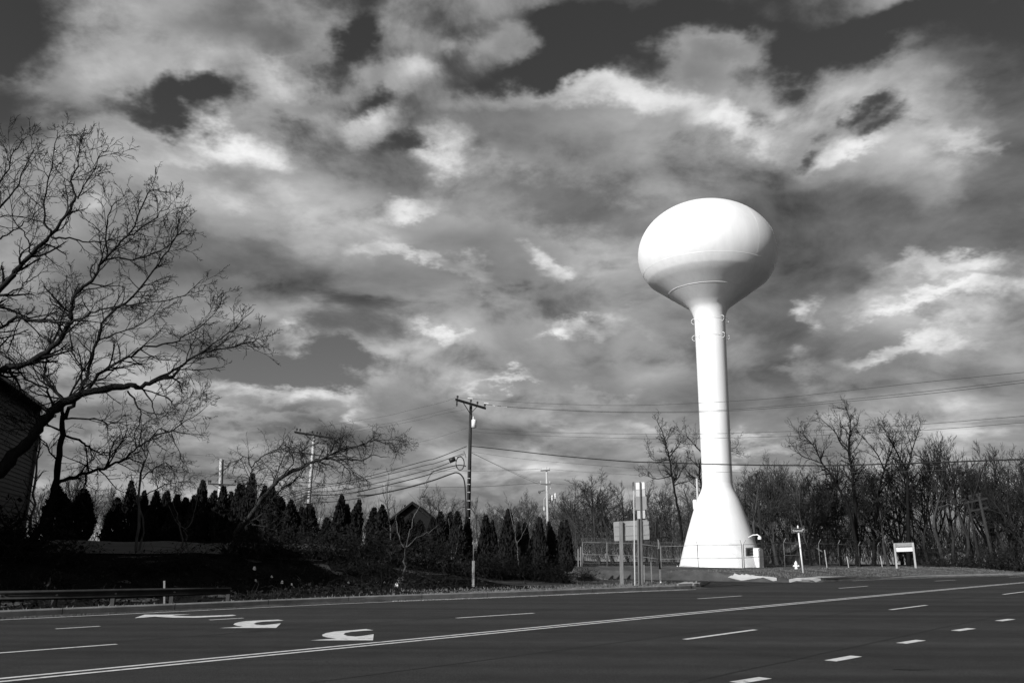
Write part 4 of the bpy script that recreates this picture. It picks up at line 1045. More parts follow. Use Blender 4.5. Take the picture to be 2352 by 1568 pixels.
# ------------------------------------------------------------------ brush, grass, litter
def brush():
    g = np.random.default_rng(17)
    def tangle(m, lf, c, w, h, n, rmin=.005):
        for i in range(n):
            a = g.uniform(0, 6.28); q = math.sqrt(g.random()) * w
            p = np.array([c[0] + q * math.cos(a), c[1] + q * math.sin(a), 0]); p[2] = tz(p[0], p[1]) - .03 if c[2] is None else c[2]
            d = np.array([g.normal(0, .45), g.normal(0, .45), 1.0]); L = h * g.uniform(.6, 1.7); k = 5; pts = [p]
            for j in range(k): d = unit(d + g.normal(0, .3, 3) + np.array([0, 0, -.20 * j * .8])); pts.append(pts[-1] + d * L / k)
            m.tube(pts, np.linspace(g.uniform(.007, .014), rmin, k + 1), 3, False)
            if lf is not None:
                for j in range(3):
                    s = .05 * g.uniform(.5, 1.3); q0 = pts[int(g.integers(1, k + 1))] + g.normal(0, .06, 3); u = unit(g.normal(0, 1, 3)) * s; v = unit(g.normal(0, 1, 3)) * s
                    lf.add([q0 - u, q0 + v, q0 + u, q0 - v], [(0, 1, 2, 3)])
    # continuous ground cover of dead stems on the bank
    m, lf = MB(), MB()
    for i in range(1500):
        s = g.uniform(-4, 62); e = g.uniform(2.6, 10) if s < 38 else g.uniform(2.2, 7)
        if s > sA - 12: continue
        x, y = xy(s, okerb(s) + e); hh = g.uniform(.4, .95) if x > -7 else (g.uniform(.3, .7) if e < 4.5 else g.uniform(.15, .35))
        if x < -9.5 and (e < 3.6 or e > 7.2): continue
        tangle(m, lf, (x, y, None), .6, hh, 7)
    o = m.build('undergrowth', M_BRUSH); tag(o, 'tangle of dead stems and brambles covering the roadside bank', 'undergrowth', kind='stuff')
    o = lf.build('leaf_litter', M_LEAFL); tag(o, 'scattered dead leaves caught in the roadside brush', 'leaves', kind='stuff')
    # shrubs one can tell apart
    protos = []
    for j in range(3):
        t = thing('shrub', 'shrub', 'shrub', (0, 0, -200)); a, b = MB(), MB()
        tangle(a, b, (0, 0, -200.05), .55, 1.15, 150); a.build('stems', M_BRUSH, t); b.build('leaves', M_LEAFL, t); protos.append(t)
    spots = [(20, 1205, 33, 1.6), (15, 1290, 31, 1.5), (150, 1300, 30.5, .8), (560, 1290, 37, 1.2), (640, 1310, 38, 1.0), (720, 1300, 40, 1.1), (800, 1290, 41, 1.2), (860, 1255, 44, 1.6), (905, 1300, 42, 1.1), (985, 1285, 43, 1.3), (1050, 1300, 43, 1.1), (1125, 1300, 44, 1.1), (1180, 1290, 45, 1.2), (1240, 1300, 45, 1.1), (1285, 1320, 44, .9), (1345, 1330, 47, .6),
             (300, 1300, 31.5, .75), (420, 1290, 33, .75), (2330, 1290, 86, 2.4), (2290, 1300, 86, 1.8), (2220, 1305, 87, 1.4), (2160, 1300, 88, 1.6), (1640, 1340, 60, .01)]
    marks = {20: 'tall dark bramble shrub against the left house wall', 15: 'dark bramble shrub on the bank at the left edge behind the guard rail', 150: 'low bramble shrub behind the guard rail by the slender tree', 560: 'bramble shrub at the foot of the arching tree', 640: 'bramble shrub right of the arching tree', 720: 'bramble shrub in the brush below the left power pole',
             800: 'bramble shrub before the pair of tall evergreens', 860: 'tall vine-grown shrub beside the dark gabled roof', 905: 'bramble shrub behind the pale forked sapling', 985: 'arching bramble shrub right of the pale forked sapling', 1050: 'bramble shrub just left of the wooden marker post', 1125: 'bramble shrub just right of the wooden marker post',
             1180: 'bramble shrub before the evergreens right of the pole', 1240: 'bramble shrub below the pale power pole', 1285: 'low shrub at the right end of the evergreen row', 1345: 'small low shrub beside the left fence posts', 300: 'bramble shrub below the vine-hung tree', 420: 'bramble shrub behind the guard rail end',
             2330: 'large dark shrub at the right edge of the photo', 2290: 'dark shrub second from the right edge', 2220: 'bramble shrub below the leaning double-arm pole', 2160: 'bramble shrub right of the two-post sign'}
    for i, (px, py, Y, s) in enumerate(spots[:-1]):
        X = at(px, py, Y).x; loc = (X, Y, tz(X, Y)); p = protos[i % 3]
        if i < 3: p.location = loc; p.scale = (s * 1.25, s * 1.25, s); o = p; o['label'] = marks[px]
        else: o = dup(p, loc, g.uniform(0, 6.28), (s * 1.25, s * 1.25, s), marks[px])
        o['group'] = 'bramble shrubs in the roadside brush'
    # verge grass
    m = MB()
    n = 0
    for i in range(30000):
        s = g.uniform(4, 118); e = .25 + abs(g.normal(0, 1.1)) if s < sA else .5 + g.uniform(0, 9)
        w = side_w(s, e)
        if 0 < w < 1.02 or e < .4: continue
        if s < 22 and g.random() < .85: continue
        x, y = xy(s, okerb(s) + e); z = tz(x, y); h = g.uniform(.03, .09) * (1.5 if e > 1.5 and s < sA else 1); a = g.uniform(0, 6.28)
        dx, dy = math.cos(a) * .018, math.sin(a) * .018; lx, ly = g.normal(0, h * .5, 2)
        m.add([(x - dx, y - dy, z - .01), (x + dx, y + dy, z - .01), (x + lx, y + ly, z + h)], [(0, 1, 2)])
    tag(m.build('grass', M_BLADE), 'short dry grass along the verge and tower lawn', 'grass', kind='stuff')
    m = MB()
    for i in range(2600):
        s = g.uniform(20, sA - 2); o = -abs(g.normal(0, .18)) - .02; x, y = xy(s, okerb(s) + o); z = plane(x, y) + .004; r = g.uniform(.008, .028); a = g.uniform(0, 6)
        P = [(x + r * math.cos(a + k * 2.09), y + r * math.sin(a + k * 2.09), z) for k in range(3)] + [(x, y, z + r * 1.1)]
        m.add(P, [(0, 1, 3), (1, 2, 3), (2, 0, 3)])
    tag(m.build('gravel', M_WOOD), 'loose grit lying in the gutter along the kerb', 'gravel', kind='stuff')
    # litter
    spots = [(919, 1338, 'large crumpled white scrap at the foot of the pale sapling', 2.2), (866, 1340, 'white scrap on the verge, left of the pair near the sapling', .9), (883, 1340, 'white scrap on the verge between the pair and the sapling', .9), (974, 1339, 'white scrap right of the sapling, nearer one', .9), (986, 1338, 'white scrap right of the sapling, further one', .9),
             (800, 1341, 'white scrap alone on the verge left of the sapling', 1.0), (647, 1342, 'pale upright scrap in the brush past the guard rail', 1.1), (670, 1345, 'low white scrap right of the guard rail end', .9), (587, 1340, 'pale scrap near the guard rail end', .9), (584, 1312, 'pale rag caught in the brush above the guard rail end', 1.4), (624, 1325, 'small pale scrap in the brush below the arching tree', .9), (911, 1347, 'flat pale scrap of paper beside the sapling', 1.6)]
    for px, py, lb, k in spots:
        p = gnd(px, py, .0); s, o_ = so_(p)
        e = max(1.0, o_ - okerb(s)) if py > 1330 else 4.5
        # keep it on the ground along the same sight line
        for it in range(60):
            Y = 30 + it * .4; q = at(px, py, Y)
            if q.z <= tz(q.x, q.y) + .05: break
        c = Vector((q.x, q.y, tz(q.x, q.y) + .04 * k)); m = MB(); pts = []; r0 = .055 * k
        nl, nm = 5, 8
        for a in range(nl + 1):
            th = math.pi * a / nl
            for b in range(nm):
                ph = 2 * math.pi * b / nm; r = r0 * g.uniform(.6, 1.25)
                pts.append(c + Vector((r * math.sin(th) * math.cos(ph), r * math.sin(th) * math.sin(ph), r * math.cos(th) * 1.5)))
        m.add(pts, [(a * nm + b, (a + 1) * nm + b, (a + 1) * nm + (b + 1) % nm, a * nm + (b + 1) % nm) for a in range(nl) for b in range(nm)])
        tag(m.build('litter', M_LITTER), lb, 'litter', 'litter scattered on the verge')


brush()
tower, TC, TRB = make_tower()


# ------------------------------------------------------------------ fence
def make_fence():
    FH = 2.1
    def post_at(px, Y):
        p = at(px, 1305, Y); return Vector((p.x, p.y, tz(p.x, p.y)))
    corner = post_at(1706, 72.5); corner.z = at(1706, 1311, 72.5).z
    left = [post_at(1604, 74.2), post_at(1519, 75.6), post_at(1456, 76.8), post_at(1394.7, 78), post_at(1338, 79.2)]
    left[0].z = at(1604, 1311, 74.2).z; left[1].z = at(1519, 1313, 75.6).z
    right = [post_at(1803.5, 75.5), post_at(1884, 78.5), post_at(1929, 82), post_at(1976, 86), post_at(2020, 89.5)]
    def run(name, label, posts, arm_dir, mm, light_tops, H=FH):
        t = thing(name, label, 'fence', posts[0]); dn = MB()
        for i, p in enumerate(posts):
            MB().tube([p - Vector((0, 0, .3)), p + Vector((0, 0, H))], .038, 8).build('post', mm, t, True)
            q = p + Vector((0, 0, H)); MB().tube([q, q + arm_dir * .30 + Vector((0, 0, .36))], .022, 6).build('barb_arm', M_GALV if light_tops else mm, t)
        for h in (H, H * .5):
            m = MB()
            for a, b in zip(posts[:-1], posts[1:]): m.tube([a + Vector((0, 0, h)), b + Vector((0, 0, h))], .024, 6)
            m.build('rail', mm, t, True)
        m = MB()
        for a, b in zip(posts[:-1], posts[1:]):
            L = (b - a).length; d = (b - a) / L; k = -H
            while k < L:
                for sg in (0, 1):
                    x0, x1 = k, k + H; z0, z1 = (0, H) if sg == 0 else (H, 0)
                    # clip to the bay
                    if x0 < 0: z0 = z0 + (z1 - z0) * (-x0) / H; x0 = 0
                    if x1 > L: z1 = z1 - (z1 - z0) * (x1 - L) / (x1 - x0); x1 = L
                    if x1 - x0 > .05: m.tube([a + d * x0 + Vector((0, 0, z0 + .03)), a + d * x1 + Vector((0, 0, z1 + .03))], .0013, 3, False)
                k += .12
        m.build('chain_link_mesh', mm, t)
        for h in (.12, .24, .34):
            m = MB()
            for a, b in zip(posts[:-1], posts[1:]):
                o = arm_dir * h * .85 + Vector((0, 0, H + h)); m.tube([a + o, b + o], .004, 3, False)
            m.build('barbed_wire', mm, t)
        return t
    side = (corner - left[0]).normalized(); nl = Vector((side.y, -side.x, 0)).normalized()
    run('chain_link_fence', 'chain-link fence with grey rails running past the front of the white tower', [corner] + left, (nl * .6 - side * .2), M_FENCE, False)
    d = (right[0] - corner).normalized()
    run('chain_link_fence', 'chain-link fence with angled barb arms in front of the woods right of the tower', [corner + d * .2] + right, Vector((d.y, -d.x, 0)) * .3 + d * .8, M_DGALV, True)
    # inner low fence posts, pale
    lows = [(1894, 1262, 1309, 81, 'short pale fence post behind the barb-arm fence, nearest the tower'), (1945, 1277, 1310, 83, 'short pale fence post behind the barb-arm fence, middle one'), (2022, 1276, 1311, 88, 'short pale fence post at the far end of the barb-arm fence')]
    for px, y0, y1, Y, lb in lows:
        a = at(px, y0, Y); b = Vector((a.x + .1, Y, tz(a.x, Y)))
        o = MB().tube([b, a], .045, 8).build('fence_post', M_PALE); tag(o, lb, 'post', 'short pale posts behind the fence')
    gp = [(1328, 79.0), (1334, 79.6)]
    for k, (px, Y) in enumerate(gp):
        a = at(px, 1255 if k else 1260, Y); b = Vector((a.x, Y, tz(a.x, Y))); o = MB().tube([b, a], .05, 8).build('gate_post', M_GALV)
        tag(o, ['steel gate post at the left end of the fence, outer one', 'steel gate post at the left end of the fence, inner one'][k], 'post', 'gate posts at the fence end')


make_fence()


# ------------------------------------------------------------------ signs and roadside furniture
def plate(m, corners, depth=.006):
    m.prism(corners, depth); return m


def board(px4, Y, th, name, mm, par):
    """flat board from four image corners (tl, tr, br, bl) at depths Y (one or a pair left/right)"""
    Ya, Yb = Y if isinstance(Y, tuple) else (Y, Y)
    ys = (Ya, Yb, Yb, Ya); P = [at(*p, y) for p, y in zip(px4, ys)]
    nrm = (P[1] - P[0]).cross(P[3] - P[0])
    m = MB(); k = 4; nn = nrm.normalized() * th
    if nn.y < 0: nn = -nn
    m.add(P + [p + nn for p in P], [(3, 2, 1, 0), (4, 5, 6, 7)] + [(i, (i + 1) % 4, (i + 1) % 4 + 4, i + 4) for i in range(4)])
    return m.build(name, mm, par)


def rounded_board(px4, Y, th, name, mm, par, rad=.06):
    P = [at(*p, Y) for p in px4]; pts = []
    for i in range(4):
        p = P[i]; a = (P[i - 1] - p).normalized(); b = (P[(i + 1) % 4] - p).normalized()
        for k in range(5):
            t = k / 4; q = p + a * rad * (1 - t) ** 2 + b * rad * t ** 2; pts.append(q)
    m = MB(); k = len(pts); nn = Vector((0, th, 0))
    m.add(pts + [p + nn for p in pts], [tuple(range(k - 1, -1, -1)), tuple(range(k, 2 * k))] + [(i, (i + 1) % k, (i + 1) % k + k, i + k) for i in range(k)])
    return m.build(name, mm, par)


def ground_post(m, top, bot_px, Y, w, d=None, dz=0):
    b = at(*bot_px, Y); b.z = tz(b.x, b.y) - .15
    m.beam(b, top, w, d or w, Vector((0, 1, 0))); return b


def make_signs():
    # large sign seen from the back on two wooden posts
    Y = 43.0
    b = at(1448, 1344, Y); b.z = tz(b.x, b.y)
    t = thing('road_sign', 'large rectangular road sign seen from behind on two thick wooden posts', 'road sign', b)
    rounded_board([(1408.7, 1198), (1491, 1192.5), (1492, 1237.8), (1411, 1242)], Y + .10, .01, 'sign_panel', M_SIGN, t, .05)
    for x0, y0, x1, y1 in ((1426, 1196.5, 1428, 1344), (1467, 1192, 1470.3, 1343)):
        m = MB(); ground_post(m, at(x0, y0, Y), (x1, y1), Y, .165, .12); m.build('post', M_WOOD, t)
    m = MB()
    for y in (1208, 1230): m.beam(at(1411, y, Y + .085), at(1490, y - 4, Y + .085), .02, .05)
    m.build('stiffener', M_SIGN, t)
    # stack of route plates seen from behind
    Y = 42.3; b = at(1474, 1345, Y); b.z = tz(b.x, b.y)
    t = thing('route_sign', 'stack of four small route plates seen from behind on a slim steel post', 'road sign', b)
    for q, mm in (([(1460, 1108), (1480.2, 1106.5), (1480.6, 1122.5), (1460.6, 1123.6)], M_WHITE), ([(1460.6, 1124.8), (1481.2, 1123.6), (1481.8, 1139), (1461.2, 1139.9)], M_SIGNL), ([(1459.2, 1140.4), (1484.8, 1139), (1485.4, 1169.6), (1459.8, 1170.6)], M_SIGN), ([(1463.3, 1172), (1481.5, 1171), (1482, 1190), (1464, 1191)], M_SIGNL)):
        rounded_board(q, Y + .05, .006, 'route_plate', mm, t, .03)
    m = MB(); ground_post(m, at(1470, 1106, Y), (1476.5, 1345), Y, .055, .05); m.build('post', M_DGALV, t)
    # slim white post edge-on sign just left of it
    Y = 42.6; b = at(1458, 1343, Y); b.z = tz(b.x, b.y)
    t = thing('marker_post', 'slim white post left of the route plate stack with a small edge-on plate', 'post', b)
    m = MB(); ground_post(m, at(1455.2, 1116, Y), (1458, 1343), Y, .045, .04); m.build('post', M_SIGNL, t)
    m = MB(); q = at(1454.6, 1116, Y); m.box(q + Vector((0, 0, .0)), (.012, .34, .40), Matrix.Rotation(R(6), 3, 'Z')); m.build('plate', M_DGALV, t)
    # stop sign seen almost edge-on
    Y = 46.0; b = at(1518, 1346, Y); b.z = tz(b.x, b.y)
    t = thing('stop_sign', 'dark octagonal stop sign seen nearly edge-on on a banded post by the side street', 'road sign', b)
    c = at(1509.5, 1215.5, Y); ax = Vector((math.cos(R(80)), math.sin(R(80)) * 1, 0))    # in-plane horizontal axis: nearly along the sight line
    ax = Vector((.30, .95, 0)).normalized(); P = []
    for k in range(8):
        a = R(22.5 + 45 * k); P.append(c + ax * .49 * math.cos(a) + Vector((0, 0, .49 * math.sin(a))))
    MB().prism(P, .02).build('sign_face', M_STOP, t)
    top = at(1509.5, 1200, Y + .08); bot = at(1518, 1346, Y + .08); bot.z = tz(bot.x, bot.y) - .1
    def pp(a, b_, mm, w):
        m = MB(); m.beam(top.lerp(bot, a), top.lerp(bot, b_), w, w * .8, Vector((0, 1, 0))); return m.build('post_band', mm, t)
    pp(0, .42, M_GALV, .065); pp(.42, .75, M_BLACK, .085); pp(.75, 1.0, M_WHITE, .07)
    # street name sign
    Y = 63.0; b = at(1845.6, 1324.3, Y); b.z = tz(b.x, b.y)
    t = thing('street_sign', 'street name sign with a dark blade on a leaning white pole', 'street sign', b)
    top = at(1832.6, 1210.5, Y); bot = Vector((at(1845.8, 1325, Y).x, Y, b.z - .1)); MB().tube([bot, top], .055, 10).build('pole', M_WHITE, t, True)
    MB().lathe([(.05, 0), (.06, .06), (.02, .14)], top, 10).build('cap', M_WHITE, t, True)
    q = [(1818, 1213.4), (1847.4, 1211.2), (1847.9, 1221.2), (1818.7, 1223.3)]
    bd = board(q, (Y - .07, Y - .07), .02, 'blade', M_SIGNG, t)
    P = [at(*p, Y - .075) for p in q]; m = MB()
    for i in range(4): m.beam(P[i], P[(i + 1) % 4], .012, .024, Vector((0, 1, 0)))
    m.build('blade_border', M_SIGN, bd)
    def text(s, c, size, right, upv, par, name):
        cu = bpy.data.curves.new(name, 'FONT'); cu.body = s; cu.size = size; cu.align_x = 'LEFT'; cu.extrude = .004; cu.offset = .006
        o = bpy.data.objects.new(name, cu); COL.objects.link(o)
        bpy.context.view_layer.update(); dg = bpy.context.evaluated_depsgraph_get()
        me = bpy.data.meshes.new_from_object(o.evaluated_get(dg)); bpy.data.objects.remove(o)
        r = right.normalized(); u = upv.normalized(); n = r.cross(u)
        V = [c + r * v.co.x + u * v.co.y + n * v.co.z for v in me.vertices]; Fs = [tuple(p.vertices) for p in me.polygons]
        MB().add(V, Fs).build(name, M_SIGNL, par)
    r = P[1] - P[0]; u = P[0] - P[3]
    text('Tracross', P[3].lerp(P[0], .22) + r * .06 + Vector((0, -.012, 0)), .205, r, u, bd, 'lettering')
    text('Dr', P[3].lerp(P[0], .52) + r * .82 + Vector((0, -.012, 0)), .11, r, u, bd, 'lettering')
    # two-post notice sign
    Y = 79.0; b = at(2082, 1312, Y); b.z = tz(b.x, b.y)
    t = thing('notice_sign', 'two-post wooden sign with a weathered upper board and a white lower board', 'sign', b)
    for x0, y0, x1, y1 in ((2054, 1247, 2060.5, 1312), (2096.3, 1245.2, 2104.3, 1312.6)):
        m = MB(); ground_post(m, at(x0, y0, Y), (x1, y1), Y, .12, .12); m.build('post', M_PALEWOOD, t)
    ub = board([(2056, 1246.4), (2094.8, 1245), (2095.6, 1254.2), (2057, 1255.2)], Y + .02, .06, 'upper_board', M_SIGN, t)
    m = MB()
    for y, a, b_ in ((1248.6, .12, .88), (1250.8, .2, .8), (1252.8, .15, .9)): m.beam(at(2056.5, y + .6, Y).lerp(at(2095, y - .6, Y), a), at(2056.5, y + .6, Y).lerp(at(2095, y - .6, Y), b_), .02, .05)
    m.build('raised_moulding', M_PALEWOOD, ub)
    board([(2057.6, 1256.8), (2095.4, 1255.8), (2096.2, 1265.2), (2058.4, 1266.6)], Y + .02, .05, 'lower_board', M_WHITE, t)
    board([(2098.5, 1255.5), (2101, 1255.3), (2101.4, 1263), (2098.9, 1263.4)], (Y + .1, Y + .5), .02, 'end_plate', M_PALEWOOD, t)
    # hydrant
    Y = 72.0; p = at(1829.4, 1311, Y); b = Vector((p.x, p.y, tz(p.x, p.y)))
    t = thing('fire_hydrant', 'white fire hydrant on the grass left of the street sign pole', 'hydrant', b)
    MB().lathe([(.17, 0), (.17, .05), (.115, .06), (.105, .38), (.14, .39), (.14, .44), (.11, .45)], b, 18).build('barrel', M_WHITE, t, True)
    MB().lathe([(.13, .45), (.125, .52), (.09, .60), (.04, .64), (.035, .70), (.02, .71)], b, 18).build('bonnet', M_WHITE, t, True)
    for a in (0, 180, 270):
        o = Vector((math.cos(R(a)), math.sin(R(a)), 0)); m = MB(); m.tube([b + o * .08 + Vector((0, 0, .30)), b + o * .20 + Vector((0, 0, .30))], .06, 10); m.tube([b + o * .20 + Vector((0, 0, .30)), b + o * .235 + Vector((0, 0, .30))], .075, 8); m.build('nozzle', M_WHITE, t)
    # warning notice on the fence by the tower
    Y = 72.9
    q = [(1712.5, 1257), (1730, 1256), (1730.8, 1276), (1713.2, 1277)]
    P = at(1727, 1311, Y); t = thing('notice_plate', 'grey notice plate of text lines wired to the fence by the tower door', 'sign', P)
    pl = board(q, (72.8, 73.3), .01, 'plate', M_SIGN, t); m = MB()
    for k in range(8):
        y = 1259.5 + k * 2.05; m.beam(at(1715.0, y + .3, 72.78), at(1728.6 - (k % 3) * 1.6, y - .7, 73.2), .006, .045)
    m.build('text_line', M_BLACK, pl)
    # wooden marker post on the verge
    Y = 38.6; a = at(1087.4, 1287, Y); b = at(1086.6, 1351, Y); b.z = tz(b.x, b.y) - .1
    t = thing('wooden_post', 'short pale wooden post on the verge below the main utility pole', 'post', b)
    MB().beam(b, a, .11, .11, Vector((0, 1, 0))).build('post', M_PALEWOOD, t); MB().tube([a - Vector((0, -.07, .2)), at(1087.6, 1240, Y + .07)], .022, 6).build('marker_rod', M_WOOD, t)
    # thin stake by the side street and one by the rail
    for (x0, y0, x1, y1, Y, lb) in ((1495, 1290, 1497, 1336, 52, 'thin weathered stake between the route plates and the stop sign'), (377.5, 1333, 381, 1360, 29.2, 'thin pale stake leaning behind the guard rail'), (1479, 1296, 1480, 1340, 50, 'thin dark stake just right of the big sign post')):
        a = at(x0, y0, Y); b = at(x1, y1, Y); b.z = min(b.z, tz(b.x, b.y)) if Y < 40 else tz(b.x, b.y)
        o = MB().beam(b, a, .06, .02, Vector((0, 1, 0))).build('stake', M_WOOD); tag(o, lb, 'stake')
    # guard rail along the left verge
    e0 = at(530, 1357, 31); t = thing('guard_rail', 'steel W-beam guard rail along the dark left verge', 'guard rail', e0)
    P = []
    for px, yt, yb in ((-260, 1367, 1391), (0, 1356, 1378.5), (130, 1354.2, 1376.5), (265, 1351.6, 1373.2), (400, 1349.6, 1368.5), (530, 1348.2, 1363.5)):
        Y = min((24 + .1 * k for k in range(120)), key=lambda Y: abs(so_(at(px, yb, Y))[1] - okerb(so_(at(px, yb, Y))[0]) - 1.9))
        P.append((at(px, yt, Y), at(px, yb, Y)))
    prof = [(0, 0), (.03, .06), (.08, .14), (.08, .22), (.02, .36), (.0, .5), (.02, .64), (.08, .78), (.08, .86), (.03, .94), (0, 1)]
    m = MB(); V = []; n = len(prof)
    for a, b in P:
        for o, k in prof: p = a.lerp(b, k); V.append((p.x - N2.x * o, p.y - N2.y * o, p.z))
    Fs = [(i * n + j, i * n + j + 1, (i + 1) * n + j + 1, (i + 1) * n + j) for i in range(len(P) - 1) for j in range(n - 1)]
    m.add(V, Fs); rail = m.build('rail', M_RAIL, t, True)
    mod = rail.modifiers.new('thickness', 'SOLIDIFY'); mod.thickness = .006
    for i, (a, b) in enumerate(P):
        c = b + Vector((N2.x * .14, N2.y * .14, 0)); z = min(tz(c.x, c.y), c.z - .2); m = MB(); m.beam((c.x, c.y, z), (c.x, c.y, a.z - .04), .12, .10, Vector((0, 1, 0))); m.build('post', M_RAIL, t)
        q = a.lerp(b, .5); MB().tube([(q.x, q.y, q.z), (q.x - N2.x * .05, q.y - N2.y * .05, q.z)], .025, 8).build('bolt', M_GALV, t)


make_signs()


# ------------------------------------------------------------------ utility poles and wires
def insulator(m, p, s=1.0):
    m.lathe([(.02 * s, 0), (.02 * s, .08 * s), (.07 * s, .09 * s), (.05 * s, .14 * s), (.075 * s, .16 * s), (.05 * s, .22 * s), (.02 * s, .24 * s)], p, 8)


def catenary(a, b, sag, k=22):
    return [a.lerp(b, i / k) - Vector((0, 0, sag * 4 * (i / k) * (1 - i / k))) for i in range(k + 1)]


def wire_px(pts, Ys, r, label, grp, mm=M_WIRE, name='overhead_wire'):
    """wire through image points, depth interpolated linearly along x"""
    x0, x1 = pts[0][0], pts[-1][0]
    P = [at(x, y, 1 / ((1 / Ys[0]) + ((1 / Ys[1]) - (1 / Ys[0])) * (x - x0) / (x1 - x0))) for x, y in pts]
    C = catmull(P, 5)
    o = MB().tube(C, r, 4).build(name, mm, None, True); tag(o, label, 'wire', grp); return o


def make_poles():
    # main pole
    Y = 80.0; b = at(1073.5, 1300, Y); b.z = tz(b.x, b.y); top = at(1081.5, 930, Y)
    t = thing('utility_pole', 'tall dark main utility pole with a crossarm, white transformer and looped cable', 'utility pole', b, 'utility poles')
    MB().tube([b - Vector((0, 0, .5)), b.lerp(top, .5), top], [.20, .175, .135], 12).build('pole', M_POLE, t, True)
    L, Rr = at(1046.5, 917, 78.9), at(1115.5, 937.5, 80.7)
    m = MB(); off = Vector((0, .22, 0)); m.beam(L - off, Rr - off, .11, .14); m.beam(L + off, Rr + off, .11, .14); arm = m.build('crossarm', M_ARM, t)
    m = MB(); j = at(1080.5, 951, Y)
    m.beam(L.lerp(Rr, .22) - off, j - off, .05, .06); m.beam(L.lerp(Rr, .74) - off, j - off, .05, .06); m.build('brace', M_ARM, t)
    m = MB(); p0 = at(1049.5, 920, 78.9); m.lathe([(.05, -.5), (.09, -.46), (.05, -.38), (.09, -.3), (.05, -.22), (.08, -.12), (.03, 0)], p0, 8); m.build('hanging_insulator', M_PORC, t)
    for f in (.06, .50, .72, .97):
        m = MB(); insulator(m, L.lerp(Rr, f) + Vector((0, 0, .07)), 1.5); m.build('insulator', M_PORC, t)
    c = at(1088.4, 973, Y); m = MB(); m.lathe([(.05, -.36), (.23, -.36), (.23, .34), (.18, .41), (.03, .43)], c, 18, False); tr = m.build('transformer', M_TRANS, t, True)
    m = MB(); m.lathe([(.03, .4), (.06, .45), (.03, .5), (.06, .55), (.02, .72)], c + Vector((-.07, 0, 0)), 8); m.build('bushing', M_TRANS, tr)
    m = MB(); m.box(c + Vector((.24, 0, .02)), (.12, .18, .5)); m.build('bracket', M_DGALV, tr)
    # conduit riser and cable loop, splice case
    q = lambda x, y, dy=0: at(861.3 + x / 2.875, 861.3 + y / 2.875, Y + dy)
    m = MB(); m.tube(catmull([q(-120, 795, -.4), q(0, 787), q(200, 745), q(380, 695), q(500, 652), q(540, 643), q(570, 660), q(590, 700), q(598, 800), q(600, 960)], 5), .062, 8); m.build('riser_cable', M_WIRE, t, True)
    m = MB(); m.tube([q(625, 560, -.22), q(618, 700, -.2), q(618, 960, -.2)], .11, 8); m.build('conduit', M_ARM, t, True)
    m = MB()
    for y in (630, 680, 720, 772, 828, 884, 942): m.box(q(619, y, -.32), (.26, .05, .05))
    m.build('conduit_strap', M_SIGNL, t)
    m = MB(); P = []
    for k in range(25):
        a = 2 * math.pi * k / 24; P.append(q(562 + 27 * math.cos(a), 582 + 44 * math.sin(a), -.1))
    m.tube(P, .05, 6, False); m.build('cable_loop', M_WIRE, t, True)
    m = MB(); m.tube([q(490, 566), q(530, 550)], .23, 12); m.build('splice_case', M_BLACK, t, True)
    m = MB(); m.tube([q(540, 540), q(600, 520)], .05, 6); m.tube([q(585, 500), q(600, 545)], .06, 6); m.build('cable_bracket', M_GALV, t)
    # left pole
    Y = 88.0; b = at(700, 1275, Y); b.z = tz(b.x, b.y); top = at(722, 994, Y)
    t = thing('utility_pole', 'leaning utility pole with a dark crossarm behind the arching vine-covered tree', 'utility pole', b, 'utility poles')
    mid = b.lerp(top, .62)
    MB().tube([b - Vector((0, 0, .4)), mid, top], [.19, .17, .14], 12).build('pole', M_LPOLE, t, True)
    L, Rr = at(677, 992, 87), at(761, 1006, 88.6); off = Vector((0, .2, 0))
    m = MB(); m.beam(L - off, Rr - off, .11, .16); m.beam(L + off, Rr + off, .11, .16); m.build('crossarm', M_ARM, t)
    m = MB(); j = at(720.5, 1014, Y); m.beam(L.lerp(Rr, .25) - off, j - off, .05, .06); m.beam(L.lerp(Rr, .75) - off, j - off, .05, .06); m.build('brace', M_ARM, t)
    m = MB(); m.beam(at(672, 1037, Y - .3), at(745, 1047, Y), .09, .12); m.build('lower_crossarm', M_ARM, t)
    for f in (.05, .14, .47, .60, .68, .86, .94):
        m = MB(); insulator(m, L.lerp(Rr, f) + Vector((0, 0, .08)), 1.5); m.build('insulator', M_PORC, t)
    m = MB(); m.tube([at(673, 1000, Y), at(670, 1010, Y), at(672, 1018, Y)], .03, 6); m.lathe([(.02, -.1), (.11, 0), (.02, .14)], at(671, 1015, Y), 8); m.build('jumper_loop', M_WIRE, t, True)
    m = MB(); m.tube([at(722.5, 1040, Y - .25), at(716, 1100, Y - .25), at(712, 1150, Y - .25)], .05, 6); m.build('ground_wire', M_WIRE, t)
    m = MB()
    for y in (1120, 1124, 1131, 1136, 1143, 1156): m.box(at(707.5 - (y - 1120) * .14, y, Y - .18), (.44, .1, .09))
    m.build('cable_clamp', M_ARM, t)
    # far left pole
    Y = 118.0; b = at(500, 1265, Y); b.z = tz(b.x, b.y); top = at(508, 1054, Y)
    t = thing('utility_pole', 'pale utility pole with a low crossarm rising above the left evergreens', 'utility pole', b, 'utility poles')
    MB().tube([b, top], [.26, .2], 10).build('pole', M_LPOLE, t, True)
    MB().tube([at(512, 1056, Y - .3), at(510, 1115, Y - .3)], .12, 6).build('conduit', M_POLE, t)
    m = MB(); m.beam(at(478, 1110.5, Y - .4), at(541, 1113.5, Y - .4), .12, .18); m.build('crossarm', M_ARM, t)
    m = MB(); m.beam(at(488, 1112, Y - .4), at(505, 1122, Y - .4), .05, .07); m.beam(at(530, 1113, Y - .4), at(507, 1122, Y - .4), .05, .07); m.build('brace', M_ARM, t)
